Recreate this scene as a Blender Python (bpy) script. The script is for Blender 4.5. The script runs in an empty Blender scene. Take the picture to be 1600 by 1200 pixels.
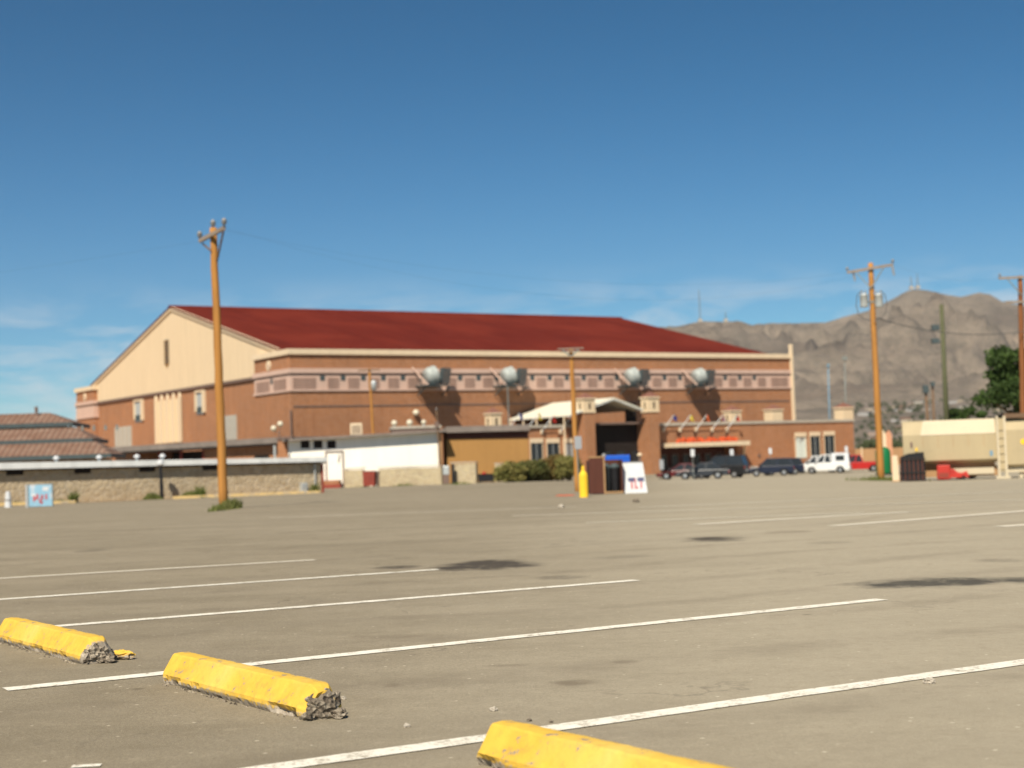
import bpy, math, random
from mathutils import Vector, Matrix, noise
random.seed(7)
SC = bpy.context.scene
rad = math.radians
# ------------------------------------------------------------------ camera
F = 2400.0; ROLL = rad(2.0); PIT = math.atan(118/2400*math.cos(ROLL)); CH = 1.1
f0 = Vector((0, math.cos(PIT), math.sin(PIT))); u0 = Vector((0, -math.sin(PIT), math.cos(PIT))); X0 = Vector((1, 0, 0))
RR = X0*math.cos(ROLL) - u0*math.sin(ROLL); UU = u0*math.cos(ROLL) + X0*math.sin(ROLL)
cam = bpy.data.cameras.new('camera'); co = bpy.data.objects.new('camera', cam); SC.collection.objects.link(co)
co.matrix_world = Matrix(((RR.x, UU.x, -f0.x, 0), (RR.y, UU.y, -f0.y, 0), (RR.z, UU.z, -f0.z, CH), (0, 0, 0, 1)))
cam.sensor_width = 36; cam.lens = 36*F/1600; cam.clip_end = 20000; cam.clip_start = .1
cam.dof.use_dof = True; cam.dof.focus_distance = 8.5; cam.dof.aperture_fstop = 2.5
SC.camera = co
# ------------------------------------------------------------------ world, sun, exposure
SUN = Vector((-.203, -.641, .74)).normalized()
SC.view_settings.view_transform = 'Standard'; SC.view_settings.look = 'None'
SC.view_settings.exposure = 0.5; SC.view_settings.gamma = 1
W = bpy.data.worlds.new("World"); SC.world = W; W.use_nodes = True
nt = W.node_tree; nt.nodes.clear()
def N(nt, t, **k):
    n = nt.nodes.new(t)
    for a, b in k.items(): setattr(n, a, b)
    return n
wo = N(nt, 'ShaderNodeOutputWorld'); bg = N(nt, 'ShaderNodeBackground')
sky = N(nt, 'ShaderNodeTexSky', sky_type='NISHITA', sun_disc=False)
sky.sun_elevation = math.asin(SUN.z); sky.sun_rotation = math.atan2(SUN.x, SUN.y)
sky.air_density = .9; sky.dust_density = 0.25; sky.ozone_density = 4.5; sky.altitude = 1100
tc = N(nt, 'ShaderNodeTexCoord'); sep = N(nt, 'ShaderNodeSeparateXYZ'); nt.links.new(tc.outputs['Generated'], sep.inputs[0])
mp = N(nt, 'ShaderNodeMapping'); mp.inputs['Scale'].default_value = (5, 5, 22); mp.inputs['Rotation'].default_value = (0, rad(-6), 0)
nt.links.new(tc.outputs['Generated'], mp.inputs[0])
nz = N(nt, 'ShaderNodeTexNoise'); nz.inputs['Scale'].default_value = 2.3; nz.inputs['Detail'].default_value = 9; nz.inputs['Roughness'].default_value = .62; nz.inputs['Distortion'].default_value = .35
nt.links.new(mp.outputs[0], nz.inputs['Vector'])
cr = N(nt, 'ShaderNodeMapRange'); cr.inputs[1].default_value = .44; cr.inputs[2].default_value = .62
ax = N(nt, 'ShaderNodeMath', operation='ABSOLUTE'); sx0 = N(nt, 'ShaderNodeMath', operation='ADD'); sx0.inputs[1].default_value = .05; nt.links.new(sep.outputs[0], sx0.inputs[0]); nt.links.new(sx0.outputs[0], ax.inputs[0])
bo = N(nt, 'ShaderNodeMapRange', interpolation_type='SMOOTHSTEP'); bo.inputs[1].default_value = .20; bo.inputs[2].default_value = .04; bo.inputs[3].default_value = -.035; bo.inputs[4].default_value = .07; nt.links.new(ax.outputs[0], bo.inputs[0])
ad = N(nt, 'ShaderNodeMath', operation='ADD'); nt.links.new(nz.outputs[0], ad.inputs[0]); nt.links.new(bo.outputs[0], ad.inputs[1]); nt.links.new(ad.outputs[0], cr.inputs[0])
el = N(nt, 'ShaderNodeMapRange', interpolation_type='SMOOTHSTEP'); el.inputs[1].default_value = .128; el.inputs[2].default_value = .075; el.inputs[3].default_value = 0; el.inputs[4].default_value = 1
nt.links.new(sep.outputs[2], el.inputs[0])
mu = N(nt, 'ShaderNodeMath', operation='MULTIPLY'); nt.links.new(cr.outputs[0], mu.inputs[0]); nt.links.new(el.outputs[0], mu.inputs[1])
mu2 = N(nt, 'ShaderNodeMath', operation='MULTIPLY'); mu2.inputs[1].default_value = .55; nt.links.new(mu.outputs[0], mu2.inputs[0])
hs = N(nt, 'ShaderNodeHueSaturation'); hs.inputs['Saturation'].default_value = 1.25
nt.links.new(sky.outputs[0], hs.inputs['Color'])
cm = N(nt, 'ShaderNodeMix', data_type='RGBA'); cm.inputs[7].default_value = (8.6, 8.9, 9.2, 1)
nt.links.new(mu2.outputs[0], cm.inputs[0]); tn = N(nt, 'ShaderNodeMix', data_type='RGBA', blend_type='MULTIPLY'); tn.inputs[0].default_value = 1; tn.inputs[7].default_value = (.80, 1.04, .98, 1); nt.links.new(hs.outputs[0], tn.inputs[6])
hi = N(nt, 'ShaderNodeMapRange', interpolation_type='SMOOTHSTEP'); hi.inputs[1].default_value = .02; hi.inputs[2].default_value = .34; nt.links.new(sep.outputs[2], hi.inputs[0])
tg = N(nt, 'ShaderNodeMix', data_type='RGBA'); tg.inputs[6].default_value = (.80, 1.07, 1.06, 1); tg.inputs[7].default_value = (.12, .71, .72, 1); nt.links.new(hi.outputs[0], tg.inputs[0]); nt.links.new(tg.outputs[2], tn.inputs[7])
nt.links.new(tn.outputs[2], cm.inputs[6]); nt.links.new(cm.outputs[2], bg.inputs[0])
bg.inputs[1].default_value = .064
nt.links.new(bg.outputs[0], wo.inputs[0])
sl = bpy.data.lights.new('sun', 'SUN'); so = bpy.data.objects.new('sun', sl); SC.collection.objects.link(so)
sl.energy = 5.0; sl.angle = rad(.53); sl.color = (1, .90, .74)
so.rotation_euler = (-SUN).to_track_quat('-Z', 'Y').to_euler()

# ------------------------------------------------------------------ geometry helpers
def ss(t): t = min(max(t, 0), 1); return t*t*(3-2*t)
def gz(X, Y):
    k = .0085 + .0025*ss(X/20)
    y = min(max(Y, 25), 150) - 25
    return -k*y
def ray(u, v): return f0 + RR*((u-800)/F) + UU*((600-v)/F)
def G(u, v):
    d = ray(u, v); lo, hi = 1., 3000.
    for i in range(60):
        m = (lo+hi)/2
        if CH + m*d.z - gz(d.x*m, d.y*m) > 0: lo = m
        else: hi = m
    return Vector((d.x*lo, d.y*lo, CH + d.z*lo))
def at(u, v, Y):
    d = ray(u, v); t = Y/d.y; return Vector((d.x*t, Y, CH+d.z*t))
class Fr:
    """a local frame standing at o, turned by ang about z"""
    def __init__(s, o, ang): s.o = Vector(o); s.a = ang; s.c = math.cos(ang); s.s = math.sin(ang)
    def l(s, p): x = p[0]-s.o.x; y = p[1]-s.o.y; return Vector((x*s.c+y*s.s, -x*s.s+y*s.c, p[2]-s.o.z))
    def w(s, p): return Vector((s.o.x+p[0]*s.c-p[1]*s.s, s.o.y+p[0]*s.s+p[1]*s.c, s.o.z+p[2]))
    def _r(s, u, v): c0 = s.l((0, 0, CH)); d = ray(u, v); return c0, Vector((d.x*s.c+d.y*s.s, -d.x*s.s+d.y*s.c, d.z))
    def Y(s, u, v, yl=0): c0, d = s._r(u, v); return c0 + d*((yl-c0.y)/d.y)
    def X(s, u, v, xl=0): c0, d = s._r(u, v); return c0 + d*((xl-c0.x)/d.x)

class MB:
    def __init__(s): s.v = []; s.f = []
    def add(s, vs, fs):
        n = len(s.v); s.v += [tuple(p) for p in vs]; s.f += [tuple(i+n for i in f) for f in fs]; return s
    def box(s, x0, x1, y0, y1, z0, z1, M=None):
        if x0 > x1: x0, x1 = x1, x0
        if y0 > y1: y0, y1 = y1, y0
        if z0 > z1: z0, z1 = z1, z0
        p = [(x0,y0,z0),(x1,y0,z0),(x1,y1,z0),(x0,y1,z0),(x0,y0,z1),(x1,y0,z1),(x1,y1,z1),(x0,y1,z1)]
        if M: p = [M @ Vector(q) for q in p]
        return s.add(p, [(0,3,2,1),(4,5,6,7),(0,1,5,4),(1,2,6,5),(2,3,7,6),(3,0,4,7)])
    def bar(s, a, b, w, h, up=(0,0,1)):
        a = Vector(a); b = Vector(b); d = (b-a); L = d.length; d.normalize()
        x = d.cross(Vector(up))
        if x.length < 1e-4: x = Vector((1,0,0))
        x.normalize(); z = x.cross(d)
        M = Matrix(((x.x,d.x,z.x,a.x),(x.y,d.y,z.y,a.y),(x.z,d.z,z.z,a.z),(0,0,0,1)))
        return s.box(-w/2, w/2, 0, L, -h/2, h/2, M)
    def cyl(s, a, b, r0, r1=None, n=12, cap=True):
        return s.tube([a, b], [r0, r0 if r1 is None else r1], n, cap)
    def tube(s, pts, r, n=8, cap=True):
        pts = [Vector(p) for p in pts]
        if not isinstance(r, (list, tuple)): r = [r]*len(pts)
        k = len(s.v); prev = None
        for i, p in enumerate(pts):
            d = (pts[min(i+1, len(pts)-1)] - pts[max(i-1, 0)]).normalized()
            if prev is None:
                x = d.cross(Vector((0,0,1)))
                if x.length < .05: x = d.cross(Vector((0,1,0)))
            else: x = prev - d*prev.dot(d)
            x.normalize(); prev = x; y = d.cross(x)
            for j in range(n):
                a = 2*math.pi*j/n; s.v.append(tuple(p + (x*math.cos(a)+y*math.sin(a))*r[i]))
        for i in range(len(pts)-1):
            for j in range(n):
                a = k+i*n+j; b = k+i*n+(j+1) % n; s.f.append((a, b, b+n, a+n))
        if cap:
            s.f.append(tuple(k+j for j in range(n))[::-1]); e = k+(len(pts)-1)*n; s.f.append(tuple(e+j for j in range(n)))
        return s
    def lathe(s, c, prof, n=16):
        k = len(s.v); c = Vector(c)
        for r, z in prof:
            for j in range(n):
                a = 2*math.pi*j/n; s.v.append((c.x+r*math.cos(a), c.y+r*math.sin(a), c.z+z))
        for i in range(len(prof)-1):
            for j in range(n):
                a = k+i*n+j; b = k+i*n+(j+1) % n; s.f.append((a, b, b+n, a+n))
        s.f.append(tuple(k+j for j in range(n))[::-1]); e = k+(len(prof)-1)*n; s.f.append(tuple(e+j for j in range(n)))
        return s
    def prism(s, poly, axis, a, b):
        """poly: 2-D points in the two other axes (in xyz order), swept along axis from a to b"""
        n = len(poly); k = len(s.v)
        for t in (a, b):
            for p in poly:
                q = list(p); q.insert(axis, t); s.v.append(tuple(q))
        s.f.append(tuple(k+i for i in range(n))); s.f.append(tuple(k+n+i for i in range(n))[::-1])
        for i in range(n):
            j = (i+1) % n; s.f.append((k+i, k+n+i, k+n+j, k+j))
        return s
    def build(s, name, m, parent=None, smooth=False, bev=0, loc=None, rz=None):
        me = bpy.data.meshes.new(name); me.from_pydata(s.v, [], s.f); me.validate()
        import bmesh
        b = bmesh.new(); b.from_mesh(me); bmesh.ops.recalc_face_normals(b, faces=b.faces); b.to_mesh(me); b.free()
        me.materials.append(m)
        if smooth: me.polygons.foreach_set('use_smooth', [True]*len(me.polygons))
        o = bpy.data.objects.new(name, me); SC.collection.objects.link(o)
        if parent: o.parent = parent
        if loc is not None: o.location = loc
        if rz is not None: o.rotation_euler.z = rz
        if bev:
            bm = o.modifiers.new('bevel', 'BEVEL'); bm.width = bev; bm.segments = 2; bm.limit_method = 'ANGLE'; bm.angle_limit = rad(40)
        return o
def tag(o, label, cat, group=None):
    o['label'] = label; o['category'] = cat
    if group: o['group'] = group
    return o
def thing(name, label, cat, loc=(0,0,0), rz=0, group=None):
    o = bpy.data.objects.new(name, None); SC.collection.objects.link(o); o.location = loc; o.rotation_euler = (0,0,rz)
    o.empty_display_size = .3
    return tag(o, label, cat, group)
def kids(o): return [c for c in SC.collection.objects if c.parent == o]
def dup(o, parent=None):
    c = o.copy(); SC.collection.objects.link(c); c.parent = parent
    for ch in kids(o): dup(ch, c)
    return c
def dupt(o, label, loc, rz=None, scale=None):
    c = dup(o); c['label'] = label; c.location = loc
    if rz is not None: c.rotation_euler.z = rz
    if scale: c.scale = (scale,)*3
    return c
def structure(o): o['kind'] = 'structure'; return o

# ------------------------------------------------------------------ materials
def mat0(name, rough=.8, metal=0.):
    m = bpy.data.materials.new(name); m.use_nodes = True; b = m.node_tree.nodes['Principled BSDF']
    b.inputs['Roughness'].default_value = rough; b.inputs['Metallic'].default_value = metal
    b.inputs['Specular IOR Level'].default_value = .3
    return m, m.node_tree, b
def tex(nt, kind='Object', scale=(1,1,1), rot=(0,0,0)):
    t = N(nt, 'ShaderNodeTexCoord'); p = N(nt, 'ShaderNodeMapping'); p.inputs['Scale'].default_value = scale; p.inputs['Rotation'].default_value = rot
    nt.links.new(t.outputs[kind], p.inputs[0]); return p.outputs[0]
def noi(nt, vec, scale, detail=4, rough=.55, dist=0):
    n = N(nt, 'ShaderNodeTexNoise'); n.inputs['Scale'].default_value = scale; n.inputs['Detail'].default_value = detail
    n.inputs['Roughness'].default_value = rough; n.inputs['Distortion'].default_value = dist
    nt.links.new(vec, n.inputs['Vector']); return n.outputs[0]
def rng(nt, src, a, b, c=0., d=1., sm=False):
    n = N(nt, 'ShaderNodeMapRange'); 
    if sm: n.interpolation_type = 'SMOOTHSTEP'
    for i, x in zip((1,2,3,4), (a,b,c,d)): n.inputs[i].default_value = x
    nt.links.new(src, n.inputs[0]); return n.outputs[0]
def mix(nt, f, a, b, mode='MIX'):
    n = N(nt, 'ShaderNodeMix', data_type='RGBA', blend_type=mode)
    if isinstance(f, (int, float)): n.inputs[0].default_value = f
    else: nt.links.new(f, n.inputs[0])
    for i, x in ((6, a), (7, b)):
        if isinstance(x, tuple): n.inputs[i].default_value = (*x[:3], 1)
        else: nt.links.new(x, n.inputs[i])
    return n.outputs[2]
def math2(nt, op, a, b):
    n = N(nt, 'ShaderNodeMath', operation=op)
    for i, x in enumerate((a, b)):
        if isinstance(x, (int, float)): n.inputs[i].default_value = x
        else: nt.links.new(x, n.inputs[i])
    return n.outputs[0]
def bump(nt, b, h, strength=.3, dist=.02):
    n = N(nt, 'ShaderNodeBump'); n.inputs['Strength'].default_value = strength; n.inputs['Distance'].default_value = dist
    nt.links.new(h, n.inputs['Height']); nt.links.new(n.outputs[0], b.inputs['Normal'])
def mul(c, k): return tuple(min(1, x*k) for x in c)
def plain(name, col, rough=.7, metal=0., var=.14, scale=1.5, bs=.15, bd=.01, kind='Object', stretch=(1,1,1), dirt=None):
    m, nt, b = mat0(name, rough, metal); v = tex(nt, kind, stretch)
    n1 = noi(nt, v, scale, 6, .6); n2 = noi(nt, v, scale*9, 4)
    f = rng(nt, math2(nt, 'ADD', n1, math2(nt, 'MULTIPLY', n2, .4)), .45, .95)
    c = mix(nt, f, mul(col, 1-var), mul(col, 1+var))
    if dirt:
        d = rng(nt, noi(nt, v, scale*.6, 8, .7, .6), dirt[1], dirt[1]+.12); c = mix(nt, d, c, dirt[0])
    nt.links.new(c, b.inputs['Base Color']); bump(nt, b, n2, bs, bd)
    return m
def brick(name, col, mortar=(.42,.36,.30), bw=.23, bh=.08, plane='xz'):
    m, nt, b = mat0(name, .9); t = N(nt, 'ShaderNodeTexCoord'); s = N(nt, 'ShaderNodeSeparateXYZ'); nt.links.new(t.outputs['Object'], s.inputs[0])
    c = N(nt, 'ShaderNodeCombineXYZ')
    a = math2(nt, 'ADD', s.outputs[0], s.outputs[1]); nt.links.new(a, c.inputs[0]); nt.links.new(s.outputs[2], c.inputs[1])
    br = N(nt, 'ShaderNodeTexBrick'); nt.links.new(c.outputs[0], br.inputs['Vector']); br.inputs['Scale'].default_value = 1
    br.inputs['Brick Width'].default_value = bw; br.inputs['Row Height'].default_value = bh; br.inputs['Mortar Size'].default_value = .008
    br.inputs['Color1'].default_value = (*mul(col, 1.12), 1); br.inputs['Color2'].default_value = (*mul(col, .82), 1); br.inputs['Mortar'].default_value = (*mortar, 1)
    n1 = noi(nt, t.outputs['Object'], .22, 8, .65, .4); n2 = noi(nt, t.outputs['Object'], 1.6, 5)
    cc = mix(nt, rng(nt, n1, .35, .68), mul(col, .80), mul(col, 1.2)); cc = mix(nt, .55, cc, br.outputs[0])
    cc = mix(nt, rng(nt, n2, .48, .72, 0, .45), cc, mul(col, .66)); cc = mix(nt, rng(nt, noi(nt, t.outputs['Object'], .55, 6, .7), .52, .66, 0, .30), cc, mul(col, 1.45))
    # rain streaks
    st = N(nt, 'ShaderNodeMapping'); st.inputs['Scale'].default_value = (1.1, 1.1, .07); nt.links.new(t.outputs['Object'], st.inputs[0])
    cc = mix(nt, rng(nt, noi(nt, st.outputs[0], 1.0, 5, .6), .52, .75, 0, .32), cc, mul(col, .62))
    nt.links.new(cc, b.inputs['Base Color']); bump(nt, b, br.outputs[1], -.25, .01); return m
def streaky(name, col, rough=.75, metal=0., k=.16, dirtcol=None, sc=(1.2,1.2,.08)):
    m, nt, b = mat0(name, rough, metal); v = tex(nt, 'Object', sc); v2 = tex(nt)
    n = noi(nt, v, 1.3, 6, .62); n2 = noi(nt, v2, 2.2, 8, .7, .5)
    c = mix(nt, rng(nt, n, .35, .7), mul(col, 1+k*.4), mul(col, 1-k)); c = mix(nt, rng(nt, n2, .55, .8, 0, .5), c, dirtcol or mul(col, .7))
    nt.links.new(c, b.inputs['Base Color']); bump(nt, b, n2, .12, .02); return m

M = {}
M['brick'] = brick('brick', (.335,.138,.054)); M['brick_end'] = M['brick']
M['cream'] = streaky('cream_stucco', (.66,.52,.345), .85, k=.07); M['cream_trim'] = streaky('cream_trim', (.67,.54,.375), .8, k=.08)
M['pink'] = streaky('pink_stucco', (.55,.385,.31), .85, k=.08); M['louvre'] = streaky('louvre_stucco', (.42,.28,.22), .8)  # louvres and reliefs get a darker, duller pink
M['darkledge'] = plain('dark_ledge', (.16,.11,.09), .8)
M['roofred'] = None
M['white'] = streaky('white_stucco', (.86,.83,.75), .85, k=.05); M['tan'] = streaky('tan_stucco', (.35,.19,.062), .9, k=.07)
M['whitemetal'] = streaky('white_fascia', (.66,.68,.68), .55)
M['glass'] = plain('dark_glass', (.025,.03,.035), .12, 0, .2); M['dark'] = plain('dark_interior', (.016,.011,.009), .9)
M['greymetal'] = plain('galvanised_metal', (.46,.49,.49), .42, .35, .15, 3); M['drum'] = plain('dull_zinc', (.34,.37,.355), .6, .1, .25, 2.5); M['slate'] = plain('dark_grille', (.055,.075,.08), .6)
M['tar'] = plain('tar_roof', (.20,.17,.15), .95, 0, .25, .8)
M['concrete'] = plain('concrete', (.40,.36,.30), .95, 0, .2, 3, .4, .01)
M['kerbyel'] = plain('kerb_paint', (.70,.50,.22), .85, 0, .2, 3, dirt=((.40,.34,.27), .5))
M['black'] = plain('black_paint', (.014,.014,.016), .45); M['rubber'] = plain('tyre_rubber', (.018,.018,.018), .85)
M['chrome'] = plain('bright_metal', (.55,.55,.56), .3, .8, .1)
M['redbox'] = plain('red_paint', (.42,.035,.025), .5, 0, .2, 2, dirt=((.16,.03,.02), .58))
M['caproof'] = plain('dull_red_cap', (.19,.085,.06), .9, 0, .2, 2); M['rust'] = plain('oxide_red_paint', (.24,.045,.03), .7, 0, .25, 2)
M['yellow'] = plain('yellow_paint', (.83,.53,.03), .55, 0, .12, 2)
M['brownboard'] = streaky('brown_shade', (.085,.028,.018), .8, sc=(6,6,.5)); M['timber'] = streaky('pale_timber', (.36,.22,.11), .85)
M['bluebin'] = plain('blue_plastic', (.01,.09,.50), .5)
M['signwhite'] = plain('sign_white', (.56,.58,.60), .6, 0, .08, 2); M['signgrey'] = plain('sign_back', (.34,.36,.38), .5, .3)
M['redpaint'] = plain('red_lettering', (.45,.10,.11), .6); M['bluepaint'] = plain('blue_lettering', (.07,.08,.16), .6)
M['green'] = plain('green_paint', (.006,.14,.045), .5); M['greenpole'] = plain('green_patina', (.085,.09,.045), .75, .1)
M['bluepole'] = plain('blue_mast', (.14,.27,.38), .6); M['greypole'] = plain('grey_mast', (.20,.22,.21), .6, .3)
M['trailer'] = streaky('tan_sheet_metal', (.41,.335,.205), .7, 0, .08); M['trailertop'] = streaky('cream_skylit_sheet_metal', (.53,.46,.33), .75, 0, .06)
M['globe'] = plain('cream_globe', (.62,.57,.44), .4, 0, .04); M['canopy'] = streaky('canopy_fabric', (.66,.635,.52), .7, 0, .08)
M['cable'] = plain('weathered_cable', (.10,.10,.10), .7); M['insul'] = plain('grey_insulator', (.27,.26,.25), .5)
M['dirt'] = plain('bare_earth', (.40,.26,.14), .95, 0, .25, .9, .5, .03)
M['orange'] = plain('orange_bloom', (.62,.10,.03), .7, 0, .3, 6)
def wood(name, col, k=.3):
    m, nt, b = mat0(name, .85); v = tex(nt, 'Object', (9, 9, .35)); n = noi(nt, v, 1.2, 7, .65, .3); v2 = tex(nt)
    c = mix(nt, rng(nt, n, .33, .7), mul(col, 1.15), mul(col, 1-k)); c = mix(nt, rng(nt, noi(nt, v2, .5, 5), .55, .7, 0, .6), c, mul(col, .6))
    nt.links.new(c, b.inputs['Base Color']); bump(nt, b, n, .4, .01); return m
M['wood'] = wood('treated_wood', (.40,.185,.045)); M['woodgrey'] = wood('weathered_crossarm', (.26,.21,.17)); M['wooddark'] = wood('old_pole_wood', (.16,.10,.06))
# red standing-seam roof
m, nt, b = mat0('red_roof_sheet', .9); v = tex(nt); s_ = N(nt, 'ShaderNodeSeparateXYZ'); nt.links.new(v, s_.inputs[0])
w_ = math2(nt, 'SINE', math2(nt, 'MULTIPLY', s_.outputs[0], 2*math.pi/.61), 0); n_ = noi(nt, v, .09, 8, .65, .3)
v3 = tex(nt, 'Object', (1.4,.06,.06)); c_ = mix(nt, rng(nt, noi(nt, v3, 1, 5), .35, .7), (.125,.017,.009), (.088,.011,.006)); c_ = mix(nt, rng(nt, n_, .42, .68, 0, .5), c_, (.20,.032,.016)); c_ = mix(nt, rng(nt, w_, .82, .98, 0, .3), c_, (.09,.012,.012))
b.inputs['Specular IOR Level'].default_value = .08; nt.links.new(c_, b.inputs['Base Color']); bump(nt, b, w_, .3, .03); M['roofred'] = m
# clay tile roof
m, nt, b = mat0('clay_tile_roof', .9); v = tex(nt); s_ = N(nt, 'ShaderNodeSeparateXYZ'); nt.links.new(v, s_.inputs[0])
w_ = math2(nt, 'SINE', math2(nt, 'MULTIPLY', s_.outputs[0], 2*math.pi/.5), 0); n_ = noi(nt, v, .7, 7, .65)
c_ = mix(nt, rng(nt, n_, .35, .68), (.17,.095,.062), (.26,.18,.135)); c_ = mix(nt, rng(nt, w_, -.2, .9, 0, .5), c_, (.14,.06,.042))
nt.links.new(c_, b.inputs['Base Color']); bump(nt, b, w_, .8, .06); M['tile'] = m
# rubble stone wall
def stone(name, a, bcol, mort, sc=2.0):
    m, nt, b = mat0(name, .95); v = tex(nt); vo = N(nt, 'ShaderNodeTexVoronoi', feature='F1'); vo.inputs['Scale'].default_value = sc; nt.links.new(v, vo.inputs['Vector'])
    ve = N(nt, 'ShaderNodeTexVoronoi', feature='DISTANCE_TO_EDGE'); ve.inputs['Scale'].default_value = sc; nt.links.new(v, ve.inputs['Vector'])
    sp = N(nt, 'ShaderNodeSeparateColor'); nt.links.new(vo.outputs['Color'], sp.inputs[0])
    c = mix(nt, sp.outputs[0], a, bcol); c = mix(nt, rng(nt, noi(nt, v, 9, 5), .35, .7, 0, .5), c, mul(a, .7)); c = mix(nt, rng(nt, ve.outputs['Distance'], .01, .07, 1, 0), c, mort)
    c = mix(nt, rng(nt, noi(nt, v, .35, 5, .6), .5, .75, 0, .35), c, mul(a, .55))
    nt.links.new(c, b.inputs['Base Color']); bump(nt, b, rng(nt, ve.outputs['Distance'], 0, .15), .6, .05); return m
M['stone'] = stone('rubble_stone', (.47,.385,.26), (.34,.27,.175), (.44,.38,.29), 3.0); M['stonepale'] = stone('pale_rubble_stone', (.50,.42,.27), (.38,.30,.20), (.46,.40,.29), 2.6)
# foliage
def leafmat(name, a, b_, c3):
    m, nt, b = mat0(name, .75); v = tex(nt); n = noi(nt, v, 1.1, 3, .6); n2 = noi(nt, v, 9, 2, .5)
    c = mix(nt, rng(nt, n, .35, .65), a, b_); c = mix(nt, rng(nt, n2, .55, .75, 0, .8), c, c3)
    nt.links.new(c, b.inputs['Base Color'])
    tr = N(nt, 'ShaderNodeBsdfTranslucent'); nt.links.new(c, tr.inputs[0]); ms = N(nt, 'ShaderNodeMixShader'); ms.inputs[0].default_value = .25
    nt.links.new(b.outputs[0], ms.inputs[1]); nt.links.new(tr.outputs[0], ms.inputs[2]); nt.links.new(ms.outputs[0], nt.nodes['Material Output'].inputs[0]); return m
M['leafdark'] = leafmat('dark_leaves', (.035,.065,.015), (.055,.10,.02), (.10,.14,.03))
M['leafbush'] = leafmat('bush_leaves', (.15,.16,.04), (.27,.24,.075), (.42,.32,.12))
M['grass'] = leafmat('grass_blades', (.08,.12,.02), (.16,.17,.05), (.30,.25,.11))
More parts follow.
